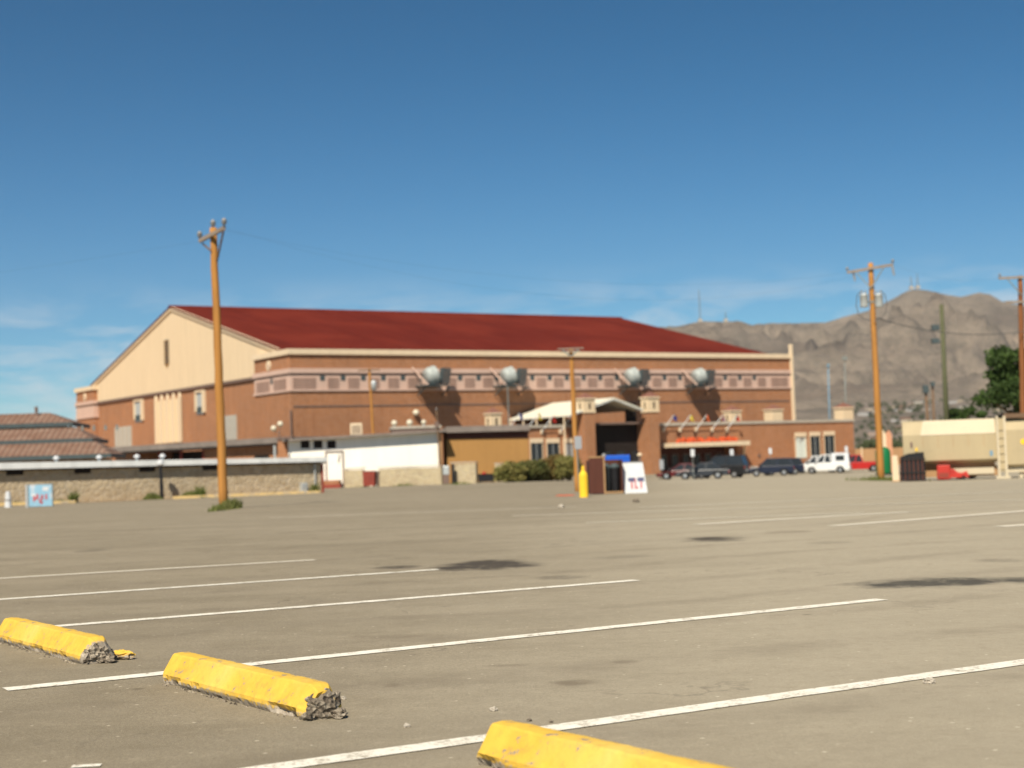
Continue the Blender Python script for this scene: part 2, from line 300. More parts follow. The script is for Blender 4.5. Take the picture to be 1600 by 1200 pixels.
# asphalt
def asphalt():
    m, nt, b = mat0('sun_bleached_asphalt', .93); v = tex(nt)
    big = noi(nt, v, .055, 6, .6, .5); v2 = tex(nt, 'Object', (.25, 1.0, 1), (0, 0, rad(18))); streak = noi(nt, v2, .6, 8, .7, .3)
    mid = noi(nt, v, 1.7, 8, .7); fine = noi(nt, v, 55, 5, .75); grit = noi(nt, v, 210, 2, .5)
    c = mix(nt, rng(nt, big, .34, .66), (.285,.244,.168), (.375,.326,.235))
    c = mix(nt, rng(nt, streak, .42, .64, 0, .70), c, (.20,.17,.115))
    c = mix(nt, rng(nt, mid, .47, .66, 0, .50), c, (.18,.150,.095))
    c = mix(nt, rng(nt, fine, .42, .60, 0, .62), c, (.15,.122,.08)); c = mix(nt, rng(nt, grit, .58, .70, 0, .75), c, (.52,.46,.34))
    sx = N(nt, 'ShaderNodeSeparateXYZ'); nt.links.new(v, sx.inputs[0])
    x_tone = rng(nt, math2(nt, 'ADD', math2(nt, 'SUBTRACT', sx.outputs[0], math2(nt, 'MULTIPLY', sx.outputs[1], .10)), math2(nt, 'MULTIPLY', big, 9)), 1.2, 6.2, 0, 1, True)
    c = mix(nt, math2(nt, 'MULTIPLY', x_tone, .45), mix(nt, .14, c, (.10,.075,.055)), (.46,.41,.31))  # asphalt paler towards the right, slightly browner towards the left
    blot = noi(nt, v, 11, 6, .7, .3); c = mix(nt, rng(nt, blot, .5, .72, 0, .30), c, (.19,.155,.105)); c = mix(nt, rng(nt, blot, .30, .44, .22, 0), c, (.47,.41,.30))
    vd2 = N(nt, 'ShaderNodeTexVoronoi'); vd2.inputs['Scale'].default_value = 2.6; nt.links.new(v, vd2.inputs['Vector'])
    sc2 = N(nt, 'ShaderNodeSeparateColor'); nt.links.new(vd2.outputs['Color'], sc2.inputs[0])
    dr = math2(nt, 'MULTIPLY', rng(nt, math2(nt, 'ADD', vd2.outputs['Distance'], math2(nt, 'MULTIPLY', fine, .12)), .10, .17, 1, 0), rng(nt, sc2.outputs[0], .80, .84)); c = mix(nt, math2(nt, 'MULTIPLY', dr, .55), c, (.085,.068,.045))
    vd3 = N(nt, 'ShaderNodeTexVoronoi'); vd3.inputs['Scale'].default_value = 14; nt.links.new(v, vd3.inputs['Vector']); sc3 = N(nt, 'ShaderNodeSeparateColor'); nt.links.new(vd3.outputs['Color'], sc3.inputs[0])
    c = mix(nt, math2(nt, 'MULTIPLY', rng(nt, vd3.outputs['Distance'], .10, .16, 1, 0), rng(nt, sc3.outputs[1], .86, .88, 0, .7)), c, (.60,.54,.42))
    tv = tex(nt, 'Object', (1, 1, 1), (0, 0, rad(-31))); st_ = N(nt, 'ShaderNodeSeparateXYZ'); nt.links.new(tv, st_.inputs[0])
    ww = math2(nt, 'ADD', st_.outputs[1], math2(nt, 'MULTIPLY', noi(nt, tex(nt, 'Object', (.06,.06,1)), 1, 2), 9)); tr_ = rng(nt, math2(nt, 'ABSOLUTE', math2(nt, 'SINE', math2(nt, 'MULTIPLY', ww, 1.9), 0), 0), .90, 1.0, 0, .30)
    c = mix(nt, math2(nt, 'MULTIPLY', tr_, rng(nt, mid, .35, .6)), c, (.17,.14,.10))
    # cracks
    vc = N(nt, 'ShaderNodeTexVoronoi', feature='DISTANCE_TO_EDGE'); vc.inputs['Scale'].default_value = .22
    vd = N(nt, 'ShaderNodeMix', data_type='VECTOR'); vd.inputs[0].default_value = .04
    nn = N(nt, 'ShaderNodeTexNoise'); nn.inputs['Scale'].default_value = 1.6; nn.inputs['Detail'].default_value = 6; nt.links.new(v, nn.inputs['Vector'])
    vs = N(nt, 'ShaderNodeVectorMath', operation='SCALE'); vs.inputs['Scale'].default_value = 2.2; nt.links.new(nn.outputs['Color'], vs.inputs[0])
    va = N(nt, 'ShaderNodeVectorMath', operation='ADD'); nt.links.new(v, va.inputs[0]); nt.links.new(vs.outputs[0], va.inputs[1]); nt.links.new(va.outputs[0], vc.inputs['Vector'])
    cf = math2(nt, 'MULTIPLY', rng(nt, vc.outputs['Distance'], .002, .006, 1, 0), rng(nt, noi(nt, v, .4, 2), .50, .62))
    c = mix(nt, math2(nt, 'MULTIPLY', cf, .35), c, (.09,.075,.06))
    # the dark spill stains lying on the lot: px centre, half sizes, strength, colour
    warp = noi(nt, v, 1.1, 6, .65)
    wv = N(nt, 'ShaderNodeTexNoise'); wv.inputs['Scale'].default_value = 1.7; wv.inputs['Detail'].default_value = 9; wv.inputs['Roughness'].default_value = .7; nt.links.new(v, wv.inputs['Vector'])
    wv2 = noi(nt, tex(nt, 'Object', (.8, .35, 1)), 4.5, 8, .75, .6)
    for (u_, v_, du, dv, k, col) in STAINS:
        p = G(u_, v_); a = G(u_, v_-dv); e = G(u_, v_+dv); hx = du*p.y/F; hy = (a-e).length/2
        mm = N(nt, 'ShaderNodeMapping', vector_type='TEXTURE'); mm.inputs['Location'].default_value = (p.x, p.y, 0); mm.inputs['Scale'].default_value = (hx, hy, 1e3)
        nt.links.new(v, mm.inputs[0]); ln = N(nt, 'ShaderNodeVectorMath', operation='LENGTH')
        wa = N(nt, 'ShaderNodeVectorMath', operation='MULTIPLY_ADD'); nt.links.new(wv.outputs['Color'], wa.inputs[0]); wa.inputs[1].default_value = (1.7, 1.7, 0); 
        sb = N(nt, 'ShaderNodeVectorMath', operation='SUBTRACT'); nt.links.new(mm.outputs[0], sb.inputs[0]); sb.inputs[1].default_value = (.85, .85, 0); nt.links.new(sb.outputs[0], wa.inputs[2])
        nt.links.new(wa.outputs[0], ln.inputs[0])
        f = math2(nt, 'MULTIPLY', rng(nt, ln.outputs['Value'], .35, 1.1, k, 0, True), rng(nt, wv2, .36, .56, .5, 1.)); f = math2(nt, 'MINIMUM', f, .93); c = mix(nt, f, c, col)
    nt.links.new(c, b.inputs['Base Color']); bump(nt, b, fine, .55, .012); return m
DK = (.045,.036,.027); BR = (.10,.072,.045)
STAINS = [(758,883,90,9,1.25,DK),(615,886,48,3.5,.9,DK),(1465,910,165,8,1.1,(.055,.05,.04)),(1650,906,120,7,.75,(.055,.05,.04)),(1115,842,58,5,1.1,DK),(900,1067,46,6,.5,BR),
 (978,1034,24,3,.35,BR),(795,1040,44,3,.35,BR),(880,902,44,4,.5,DK),(1232,831,42,3,.4,BR),(145,860,34,3,.4,DK),(610,994,80,4,.3,BR),(1290,848,45,3,.3,DK),(1560,876,50,4,.35,DK),(975,870,60,3,.25,DK),(615,1071,18,4,.3,BR)]
M['asphalt'] = asphalt()
def paintline():
    m, nt, b = mat0('worn_white_line_paint', .8); v = tex(nt); n = noi(nt, v, 7, 8, .75); n2 = noi(nt, v, 60, 3)
    c = mix(nt, rng(nt, n, .3, .75), (.80,.77,.68), (.62,.58,.48)); f = rng(nt, math2(nt, 'ADD', n, math2(nt, 'MULTIPLY', n2, .6)), .82, 1.0)
    c = mix(nt, f, c, (.27,.23,.17)); nt.links.new(c, b.inputs['Base Color']); return m
M['line'] = paintline()
M['linefaint'] = plain('faded_line_paint', (.60,.55,.45), .9, 0, .12, 2)

# ------------------------------------------------------------------ ground and car park
def sheet(name, m, xs, ys, dz, zf=gz):
    mb = MB(); nx = len(xs)
    for y in ys:
        for x in xs: mb.v.append((x, y, zf(x, y)+dz))
    for j in range(len(ys)-1):
        for i in range(nx-1): a = j*nx+i; mb.f.append((a, a+1, a+1+nx, a+nx))
    return structure(mb.build(name, m))
XS = [-3000,-900,-300,-150,-100]+list(range(-80,0,20))+[0,2,4,6,8,10,12,14,16,18,20,30,50,80,120,200,400,900,5500]
YS = [-300,-60,-10,25,50,75,100,125,150,200,400,1000,3000,6800]
ground = sheet('ground', M['dirt'], XS, YS, -.03)
# the asphalt ends at the stone shed kerb on the left
lot = sheet('parking_lot', M['asphalt'], [x for x in XS if -100 <= x <= 200], [y for y in YS if -60 <= y <= 200], 0)
def strip(name, m, p, q, w, parent, lab=None, dz=.004, seg=14):
    p = Vector(p); q = Vector(q); d = (q-p).normalized(); n = Vector((-d.y, d.x, 0))*w/2; mb = MB()
    for i in range(seg+1):
        c = p.lerp(q, i/seg)
        for s in (-1, 1):
            e = c + n*s*(1+random.uniform(-.06,.06)); mb.v.append((e.x, e.y, gz(e.x, e.y)+dz))
    for i in range(seg): mb.f.append((2*i, 2*i+1, 2*i+3, 2*i+2))
    o = mb.build(name, m, parent)
    if lab: o['label'] = lab
    return o
A1, A3 = G(430,1200), G(1600,1035); dA = (A3-A1).normalized()
strip('painted_line', M['line'], A1-dA*.9, A3+dA*1.2, .135, lot, seg=40)
strip('painted_line', M['line'], G(8,1078), G(1378,937), .14, lot, seg=50)
C1, C2 = G(100,978), G(995,907); strip('painted_line', M['line'], C1-(C2-C1).normalized()*1.0, C2, .14, lot, seg=40)
D1, D2 = G(0,937), G(685,890); strip('painted_line', M['line'], D1-(D2-D1).normalized()*1.2, D2, .14, lot, seg=30)
E1, E2 = G(0,904), G(492,875); strip('painted_line', M['linefaint'], E1-(E2-E1)*.3, E2, .16, lot, seg=20)
for (a, b_, w) in [((1087,819.5),(1420,800),.24),((1300,822),(1620,797),.24),((1562,823),(1660,816),.24),((915,817),(1350,801),.18),((800,806),(1600,781),.2),((420,809),(900,792),.2),((1000,793),(1600,768),.24)]:
    strip('painted_line', M['linefaint'], G(*a), G(*b_), w, lot, seg=12)
strip('painted_line', M['line'], G(112,1199), G(158,1196.5), .05, lot, seg=4)
# red paint mark on the lot
mb = MB(); pc = G(884,774)
for i in range(9):
    a = 2*math.pi*i/9; r = (.32+.12*random.random()); x = pc.x+r*math.cos(a); y = pc.y+r*4*math.sin(a); mb.v.append((x, y, gz(x, y)+.004))
mb.f.append(tuple(range(9))); mb.build('paint_mark', M['orange'], lot)

# ------------------------------------------------------------------ mountain and foothills
PROF = [(300,640),(600,600),(820,548),(960,516),(1020,508),(1060,505),(1085,499),(1095,497),(1130,498),(1150,497),(1172,504),(1200,500),(1240,500),(1290,499),(1330,487),(1352,482),(1375,472),(1395,462),(1415,450),(1430,446),(1450,449),(1480,456),(1502,459),(1530,452),(1545,454),(1565,466),(1600,472),(1680,485),(1760,480),(1850,500),(2000,520),(2300,560),(2800,600)]
def prof(u):
    for (a, va), (b_, vb) in zip(PROF, PROF[1:]):
        if a <= u <= b_:
            t = (u-a)/(b_-a); return va+(vb-va)*t
    return 640
Y0, YC, Y1 = 1100., 4500., 6000.
def mh(u, Y):
    top = at(u, prof(u), YC); X = top.x/YC*Y; tz_ = top.z-6
    if Y <= YC:
        s = (Y-Y0)/(YC-Y0)
        low = 52*ss(s/.26)+60*max(0, s-.2)*(.4+.6*ss((u-1100)/300)); low = min(low, tz_*.6); h = low + (tz_-low)*max(0, (s-.30)/.70)**1.6*(.75+.25*s)
        e = ss((s-.12)*2.4)*ss((YC-Y)/800)
    else: s = 1; e = 0; h = tz_*(1-.75*((Y-YC)/(Y1-YC))**1.3)
    p = Vector((X/1000, Y/1000, 0))
    r1 = 1-abs(noise.noise(p*1.15+Vector((3,1,0)))*2); r2 = 1-abs(noise.noise(p*2.9)*2); r3 = 1-abs(noise.noise(p*7.5)*2); r5 = 1-abs(noise.noise(p*17)*2)
    r4 = noise.fractal(p*22, .8, 2.1, 4)
    h += e*min(h/300, 1.25)*(150*(r1-.62)+115*(r2-.62)+75*(r3-.6)+38*(r5-.6)) + ss(s*2)*5*r4*(1 if Y < YC else 0)
    h = min(h, CH+(tz_-CH)*Y/YC+6*r4*ss(s))
    return X, -3+max(h, -2)+s
def mnt():
    mb = MB(); NU, NR = 560, 190
    for j in range(NR+1):
        Y = Y0*(Y1/Y0)**(j/NR)
        for i in range(NU+1):
            X, z = mh(300+2400*i/NU, Y); mb.v.append((X, Y, z))
    n = NU+1
    for j in range(NR):
        for i in range(NU): a = j*n+i; mb.f.append((a, a+1, a+1+n, a+n))
    return mb
m, nt, b = mat0('desert_mountain', .95); v = tex(nt); n1 = noi(nt, v, .004, 9, .62, .4); n2 = noi(nt, v, .02, 8, .7); n3 = noi(nt, v, .09, 5, .7)
vs_ = tex(nt, 'Object', (.3,.3,2.4), (rad(14), rad(10), 0)); n4 = noi(nt, vs_, .006, 7, .6, .5)
c_ = mix(nt, rng(nt, n1, .36, .64), (.205,.168,.130), (.295,.238,.182)); c_ = mix(nt, rng(nt, n4, .48, .64, 0, .7), c_, (.14,.108,.085))
c_ = mix(nt, rng(nt, n2, .45, .68, 0, .6), c_, (.115,.10,.078)); c_ = mix(nt, rng(nt, n3, .5, .7, 0, .6), c_, (.085,.08,.06)); c_ = mix(nt, rng(nt, n1, .60, .70, 0, .6), c_, (.36,.275,.205))
nt.links.new(c_, b.inputs['Base Color']); bump(nt, b, n2, 1.0, 22)
mo = structure(mnt().build('mountain', m, smooth=True))

# ------------------------------------------------------------------ arena
C0 = at(452,545,181); A = Fr((C0.x, C0.y, -1.8), rad(33))
LX = A.Y(1233,550).x; YB = A.X(397,557).y; YL = A.X(119,605).y; YA = A.X(262,480).y; ZA = A.X(262,480).z; YF = 4.0; ZE = 17.1
zf = lambda v: A.Y(452, v).z
ar = thing('arena', 'huge brick arena with a deep red metal gable roof and cream gable end', 'arena', A.o, A.a)
zt = zf(545); zc = zf(553.5)
gx = .7
mb = MB(); mb.box(0, LX, 0, YB, -1, zc); mb.box(0, LX, YL-9, YL, -1, zc); mb.box(gx, LX-gx, YB, YL-9, -1, 14.0)
mb.build('wall', M['brick'], ar)
mb = MB(); YM = 2*YA-YF
mb.prism([(YF, 14.3), (YF, ZE), (YA, ZA), (YM, ZE), (YM, 14.3)], 0, gx-.1, gx+.5)
mb.prism([(YF, 14.3), (YF, ZE), (YA, ZA), (YM, ZE), (YM, 14.3)], 0, LX-gx-.5, LX-gx)
gb = mb.build('gable_wall', M['cream'], ar)
# rake trim
mb = MB(); mb.bar((gx-.2, YF, ZE-.15), (gx-.2, YA, ZA-.15), .25, .55); mb.bar((gx-.2, YM, ZE-.15), (gx-.2, YA, ZA-.15), .25, .55); mb.build('rake_trim', M['cream_trim'], ar)
mb = MB()
for k in range(30):
    y = YF+2+k*2.3
    if abs(y-YA) < 1.4: continue
    zt_ = ZE+(ZA-ZE)*(1-abs(y-YA)/(YA-YF))-.6
    MB().box(gx-.112, gx-.1, y, y+.05, 14.35, zt_).build('panel_joint', M['cream'], gb)
mb = MB()
for s in (-1, 1):
    y1 = YA+s*(YA-YF+.4); z1 = ZE-.12
    mb.prism([(YA, ZA+.12), (y1, z1+.12), (y1, z1-.02), (YA, ZA-.02)], 0, .25, LX-.3)
mb.prism([(YA-.5, ZA+.02), (YA, ZA+.3), (YA+.5, ZA+.02)], 0, .2, LX-.25)
mb.build('roof', M['roofred'], ar)
# flat aisle roofs
mb = MB(); mb.box(.4, LX-.4, .4, YB-.1, zc-.5, zt-.35); mb.box(.4, LX-.4, YL-8.9, YL-.4, zc-.5, zt-.35); mb.build('aisle_roof', M['tar'], ar)
# cornice rings
def ring(mb, x0, x1, y0, y1, z0, z1, o, t=.6):
    mb.box(x0-o, x1+o, y0-o, y0+t, z0, z1); mb.box(x0-o, x1+o, y1-t, y1+o, z0, z1); mb.box(x0-o, x0+t, y0+t, y1-t, z0, z1); mb.box(x1-t, x1+o, y0+t, y1-t, z0, z1)
mb = MB(); ring(mb, 0, LX, 0, YB, zc, zt, .28); ring(mb, 0, LX, YL-9, YL, zc, zt, .28); mb.build('cornice', M['cream_trim'], ar)
zs = {k: zf(v) for k, v in dict(l1=575.5, l0=583, d0=586, p0=608, b0=611.5, s1=634, s0=636.2).items()}
mb = MB(); ring(mb, 0, LX, 0, YB, zs['l0'], zs['l1'], .22); ring(mb, 0, LX, YL-9, YL, zs['l0'], zs['l1'], .22)
ring(mb, 0, LX, 0, YB, zs['b0'], zs['p0'], .18); ring(mb, 0, LX, YL-9, YL, zs['b0'], zs['p0'], .18); mb.build('ledge', M['pink'], ar)
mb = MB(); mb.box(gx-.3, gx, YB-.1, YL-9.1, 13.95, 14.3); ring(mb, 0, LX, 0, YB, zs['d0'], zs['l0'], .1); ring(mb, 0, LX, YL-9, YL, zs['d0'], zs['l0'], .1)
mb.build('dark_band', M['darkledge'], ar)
mb = MB(); ring(mb, 0, LX, 0, YB, zs['p0'], zs['d0'], .05); ring(mb, 0, LX, YL-9, YL, zs['p0'], zs['d0'], .05); mb.build('frieze', M['pink'], ar)
# frieze windows and louvres, modular
x1 = A.Y(503.5,590).x; x2 = A.Y(535.7,590).x; MOD = (x2-x1)
zw0 = zs['d0']-.05; zp0 = zs['p0']; hh = zw0-zp0
wcount = 0; x = x1
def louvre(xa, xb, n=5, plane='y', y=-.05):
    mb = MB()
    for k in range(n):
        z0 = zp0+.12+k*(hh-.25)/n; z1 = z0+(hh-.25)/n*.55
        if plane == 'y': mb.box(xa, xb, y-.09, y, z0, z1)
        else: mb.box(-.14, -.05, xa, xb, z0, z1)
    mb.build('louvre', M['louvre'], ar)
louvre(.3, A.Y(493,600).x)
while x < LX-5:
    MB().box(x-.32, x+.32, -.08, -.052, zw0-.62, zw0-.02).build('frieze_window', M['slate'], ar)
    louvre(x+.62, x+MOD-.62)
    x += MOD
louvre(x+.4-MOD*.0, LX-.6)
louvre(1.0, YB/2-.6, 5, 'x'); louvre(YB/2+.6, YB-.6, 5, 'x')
MB().box(-.08, -.052, YB/2-.3, YB/2+.3, zw0-.7, zw0-.05).build('frieze_window', M['slate'], ar)
MB().box(.3, LX-.4, -.07, 0, zs['s0'], zs['s1']).build('string_course', M['darkledge'], ar)
# medallion on the end face of the front aisle
for yy in (A.X(420,568).y, A.X(133,618).y):
    mb = MB(); mb.cyl((-.02, yy, zf(566)), (-.12, yy, zf(566)), .62, .58, 18); md = mb.build('medallion', M['cream_trim'], ar)
    MB().cyl((-.12, yy-.12, zf(566)-.1), (-.15, yy-.12, zf(566)-.1), .26, .22, 10).build('relief', M['louvre'], md)
# corner pipe, right pilaster
MB().box(LX+.02, LX+.32, -.42, .1, -1, A.Y(1230,538).z).build('corner_pilaster', M['cream_trim'], ar)
MB().cyl((-.1, -.12, 0), (-.1, -.12, zs['b0']-2.2), .1).build('downpipe', M['darkledge'], ar)
# ribbed cream panel on the end wall
yr0, yr1 = A.X(284,650,gx).y, A.X(247,650,gx).y; zr1 = 13.95; zr0 = A.X(265,692,gx).z
MB().box(gx-.1, gx, yr0, yr1, zr0, zr1-.9).build('panel', M['cream'], ar)
for k in range(5):
    y = yr0+(yr1-yr0)*(k+.0)/4; mb = MB(); mb.box(gx-.42, gx-.1, y-.32, y+.32, zr0, zr1-.75); mb.prism([(y-.32, zr1-.75), (y+.32, zr1-.75), (y, zr1-.15)], 0, gx-.42, gx-.1); mb.build('rib', M['cream_trim'], ar)
# slot vent in the gable
yv = A.X(262,550,gx).y; zv0 = A.X(262,575,gx).z; zv1 = A.X(262,531,gx).z
vt = MB().box(gx-.2, gx-.1, yv-.75, yv+.75, zv0+.5, zv1).build('gable_vent', M['slate'], ar)
mb = MB()
for k in range(7): mb.box(gx-.3, gx-.2, yv-.85, yv+.85, zv0+.6+k*(zv1-zv0-.7)/6.5, zv0+.75+k*(zv1-zv0-.7)/6.5)
mb.prism([(yv-.5, zv0+.5), (yv+.5, zv0+.5), (yv, zv0)], 0, gx-.2, gx-.1); mb.build('lattice', M['tan'], vt)
for (ua, ub, va, vb) in ((212,222,629,660),(308,318,615,648)):
    y0, y1 = A.X(ub,va,gx).y, A.X(ua,va,gx).y; z0 = A.X(ua,vb,gx).z; z1 = A.X(ua,va,gx).z
    wd = MB().box(gx-.1, gx, y0, y1, z0, z1).build('window', M['greymetal'], ar)
    MB().box(gx-.22, gx-.1, y0+.3, y1-.3, z0+.2, z0+(z1-z0)*.35).build('vent', M['slate'], wd)
    mb = MB(); mb.box(gx-.3, gx, y0-.75, y0, z0+.2, z1+.1); mb.box(gx-.3, gx, y1, y1+.3, z0+.4, z1); mb.box(gx-.3, gx, y0-.75, y1+.3, z1+.1, z1+.35); mb.build('frame', M['cream_trim'], wd)
for (ua, ub, va, vb) in ((180,206,668,700),(351,370,650,688)):
    y0, y1 = A.X(ub,va,gx).y, A.X(ua,va,gx).y; z0 = A.X(ua,vb,gx).z; z1 = A.X(ua,va,gx).z
    pn = MB().box(gx-.12, gx, y0, y1, z0, z1).build('shutter', M['concrete'], ar)
    for k in range(4): MB().box(gx-.17, gx-.12, y0+(k+.5)*(y1-y0)/4-.05, y0+(k+.5)*(y1-y0)/4+.05, z0, z1).build('rib', M['greymetal'], pn)

# wall ventilators on the front of the arena
def ventilator():
    t = thing('wall_ventilator', '', 'ventilator', (0,0,0), A.a, 'round ventilators on the arena front')
    mb = MB(); mb.box(-1.8, 1.3, -2.9, 0, -.14, 0); mb.bar((-1.5,-2.2,-.2), (-1.5,-.05,-1.2), .12, .12); mb.bar((2.0,-2.2,-.2), (2.0,-.05,-1.2), .12, .12); mb.build('platform', M['slate'], t)
    mb = MB(); Mx = Matrix.Rotation(rad(38), 4, 'X') @ Matrix.Rotation(rad(70), 4, 'Y')
    prf = [(.25,-.80),(.70,-.76),(1.05,-.42),(1.14,-.1),(1.14,.75),(1.04,.82),(.1,.82)]
    mb.lathe((0,0,0), prf, 20); mb.v = [tuple((Mx @ Vector(p)) + Vector((-.35,-1.5,1.15))) for p in mb.v]
    dr = mb.build('drum', M['drum'], t, smooth=False)
    mb = MB()
    for i in range(10):
        a = math.pi*i/10; c = Vector((math.cos(a)*1.0, math.sin(a)*1.0, -.72)); mb.bar(Mx @ c + Vector((-.35,-1.5,1.15)), Mx @ Vector((-c.x,-c.y,-.72)) + Vector((-.35,-1.5,1.15)), .04, .04)
    mb.build('guard', M['insul'], dr)
    mb = MB(); mb.prism([(.75,.15),(1.95,.1),(2.3,2.1),(1.1,2.15)], 1, -2.1, -1.4); hb = mb.build('louvre_box', M['slate'], t)
    mb = MB()
    for k in range(5): mb.box(.88+.07*k, 1.95+.07*k, -2.16, -2.1, .25+k*.38, .36+k*.38)
    mb.build('slat', M['darkledge'], hb)
    MB().bar((-1.2,-2.2,0), (-2.2,-.2,2.3), .17, .17).build('strut', M['pink'], t)
    return t
v0 = ventilator()
vl = ['leftmost silver wall ventilator on the arena front, above the round cream wall lamp', 'silver wall ventilator second from the left, above the thin grey mast', 'silver wall ventilator above the white entrance canopy', 'silver wall ventilator furthest right on the arena front, above the flags']
for i, u in enumerate((668, 788, 980, 1084)):
    p = A.w(A.Y(u, 603, 0)); o = v0 if i == 0 else dup(v0)
    o.location = p; o['label'] = vl[i]

# ------------------------------------------------------------------ entrance block and annexes in front of the arena
YN = -12.0
E_ = lambda u, v, y=YN: A.Y(u, v, y)
def box_px(mb, u0_, u1_, v0_, v1_, y0, y1, vz=None):
    p = E_(u0_, v1_, y0); q = E_(u1_, v0_, y0); mb.box(p.x, q.x, y0, y1, p.z, q.z); return p, q
xr0 = E_(1029,660).x; xr1 = E_(1333,657).x; zr = E_(1180,658).z
an = thing('ticket_annex', 'low brick annex with flag poles and a planted canopy, right of the entrance', 'building', A.o, A.a)
mb = MB(); xa0, xa1 = E_(1032,710).x, E_(1150,710).x; zaw = E_(1090,698).z
mb.box(xr0, xr1, YN+3, -.6, -1, zr-.35); mb.box(xa1+.3, xr1, YN, YN+3, -1, zr-.35); mb.box(xr0, xa1+.3, YN, YN+3, zaw, zr-.35); mb.box(xr0, xa0-.2, YN, YN+3, -1, zaw); mb.build('wall', M['brick'], an)
mb = MB(); ring(mb, xr0, xr1, YN, -.6, zr-.35, zr, .15); mb.build('coping', M['concrete'], an); MB().box(xr0+.6, xr1-.6, YN+.6, -1.2, zr-.6, zr-.3).build('roof', M['tar'], an)
ZG = lambda x, y: gz(*A.w((x, y, 0))[:2])+1.8
MB().box(xa0-.1, xa1+.2, YN+2.6, YN+2.82, -.5, zaw).build('recess_shade_panel', M['brownboard'], an)  # dark panel added over the brick to paint the shade under the canopy
aw = MB().box(xa0, xa1+.6, YN-2.2, YN, zaw, zaw+.55).build('canopy', M['cream_trim'], an)
mb = MB()
for k in range(260):
    x = xa0+2+(xa1-xa0-2.5)*random.random(); y = YN-1.3+random.random()*.9; z = zaw+.55+random.random()*.55; r = .12+.12*random.random()
    a = random.random()*6.28; mb.add([(x, y, z-r), (x+r*math.cos(a), y+r*math.sin(a), z), (x, y, z+r), (x-r*math.cos(a), y-r*math.sin(a), z)], [(0,1,2,3)])
mb.build('flowers', M['orange'], aw)
for k in range(7):
    x = xa0+.6+(xa1-xa0-1.4)*k/6
    dd = MB().box(x-.45, x+.45, YN+2.5, YN+2.6, 1.0, zaw-1.0).build('window', M['glass'], an)
    mb = MB(); mb.box(x-.55, x-.45, YN+2.46, YN+2.6, .9, zaw-.9); mb.box(x+.45, x+.55, YN+2.46, YN+2.6, .9, zaw-.9); mb.box(x-.55, x+.55, YN+2.46, YN+2.6, zaw-1.0, zaw-.85); mb.build('frame', M['darkledge'], dd)
MB().bar((xa1+.5, YN-1.3, zaw), (xa1+.9, YN-.2, zaw-2.1), .18, .35).build('bracket', M['cream_trim'], an)
def annex_window(u0_, u1_, v0_, v1_, root, fill, y=YN):
    p = E_(u0_, v1_, y); q = E_(u1_, v0_, y); e = .09; w = MB().box(p.x+e, q.x-e, y-.04, y, p.z, q.z-.62).build('window', fill, root)
    for x in (p.x, q.x-e): MB().box(x, x+e, y-.1, y, p.z, q.z-.62).build('frame', M['cream_trim'], w)
    MB().box(p.x, q.x, y-.16, y, q.z-.62, q.z-.05).build('lintel', M['cream_trim'], w)
    MB().box((p.x+q.x)/2-.03, (p.x+q.x)/2+.03, y-.08, y-.04, p.z, q.z-.62).build('mullion', M['greymetal'], w)
M['poster'] = plain('poster_print', (.60,.66,.60), .6, 0, .05, .6, dirt=((.12,.07,.07), .50))
annex_window(1243,1259,675,716, an, M['poster']); annex_window(1266,1280.5,674,716, an, M['glass']); annex_window(1288,1303,673,716, an, M['glass'])
MB().box(E_(1186,712).x-.2, E_(1186,712).x+.2, YN-.1, YN, E_(1186,714).z, E_(1186,709).z).build('meter_box', M['darkledge'], an)
# left annex
xl0 = E_(770,668).x; xl1 = E_(903,664).x; zl = E_(860,664).z
al = thing('side_annex', 'low brick annex with cream-topped windows and flag poles, left of the entrance', 'building', A.o, A.a)
mb = MB(); mb.box(xl0, xl1, YN, -.6, -1, zl-.35); mb.build('wall', M['brick'], al); mb = MB(); ring(mb, xl0, xl1, YN, -.6, zl-.35, zl, .15); mb.build('coping', M['concrete'], al); MB().box(xl0+.6, xl1-.6, YN+.6, -1.2, zl-.6, zl-.3).build('roof', M['tar'], al)
annex_window(829,847.5,684,730, al, M['glass']); annex_window(854.5,873.5,684,730, al, M['glass']); annex_window(881,897,684,730, al, M['greymetal'])
# entrance towers
def cupola(name, root, x, y, z0, w, h, wins=True):
    c = MB().box(x-w/2, x+w/2, y-w/2, y+w/2, z0, z0+h*.92).build(name, M['cream'], root)
    mb = MB(); o = .14; mb.box(x-w/2-o, x+w/2+o, y-w/2-o, y+w/2+o, z0+h*.92, z0+h); mb.build('moulding', M['cream_trim'], c); MB().box(x-w/2-.06, x+w/2+.06, y-w/2-.06, y+w/2+.06, z0-.001, z0+.14).build('moulding', M['cream_trim'], c)
    r = w/2+.12; zz = z0+h; MB().add([(x-r,y-r,zz),(x+r,y-r,zz),(x+r,y+r,zz),(x-r,y+r,zz),(x,y,zz+.7)], [(0,1,4),(1,2,4),(2,3,4),(3,0,4),(3,2,1,0)]).build('hip_roof', M['caproof'], c)
    if wins:
        for dx in (0,): MB().box(x+dx-.12, x+dx+.12, y-w/2-.03, y-w/2, z0+h*.25, z0+h*.68).build('slot_window', M['dark'], c)
        for dy in (0,): MB().box(x-w/2-.03, x-w/2, y+dy-.12, y+dy+.12, z0+h*.25, z0+h*.68).build('slot_window', M['dark'], c)
    return c
en = thing('entrance', 'brick entrance porch with two cream-capped towers and dark open doorway', 'entrance', A.o, A.a)
tw = [(E_(929,640,-14.5).x-1.55, E_(929,640,-14.5).x, 622, 645), (E_(1029,640,-14.5).x-1.5, E_(1029,640,-14.5).x, 620, 644)]
xt = []
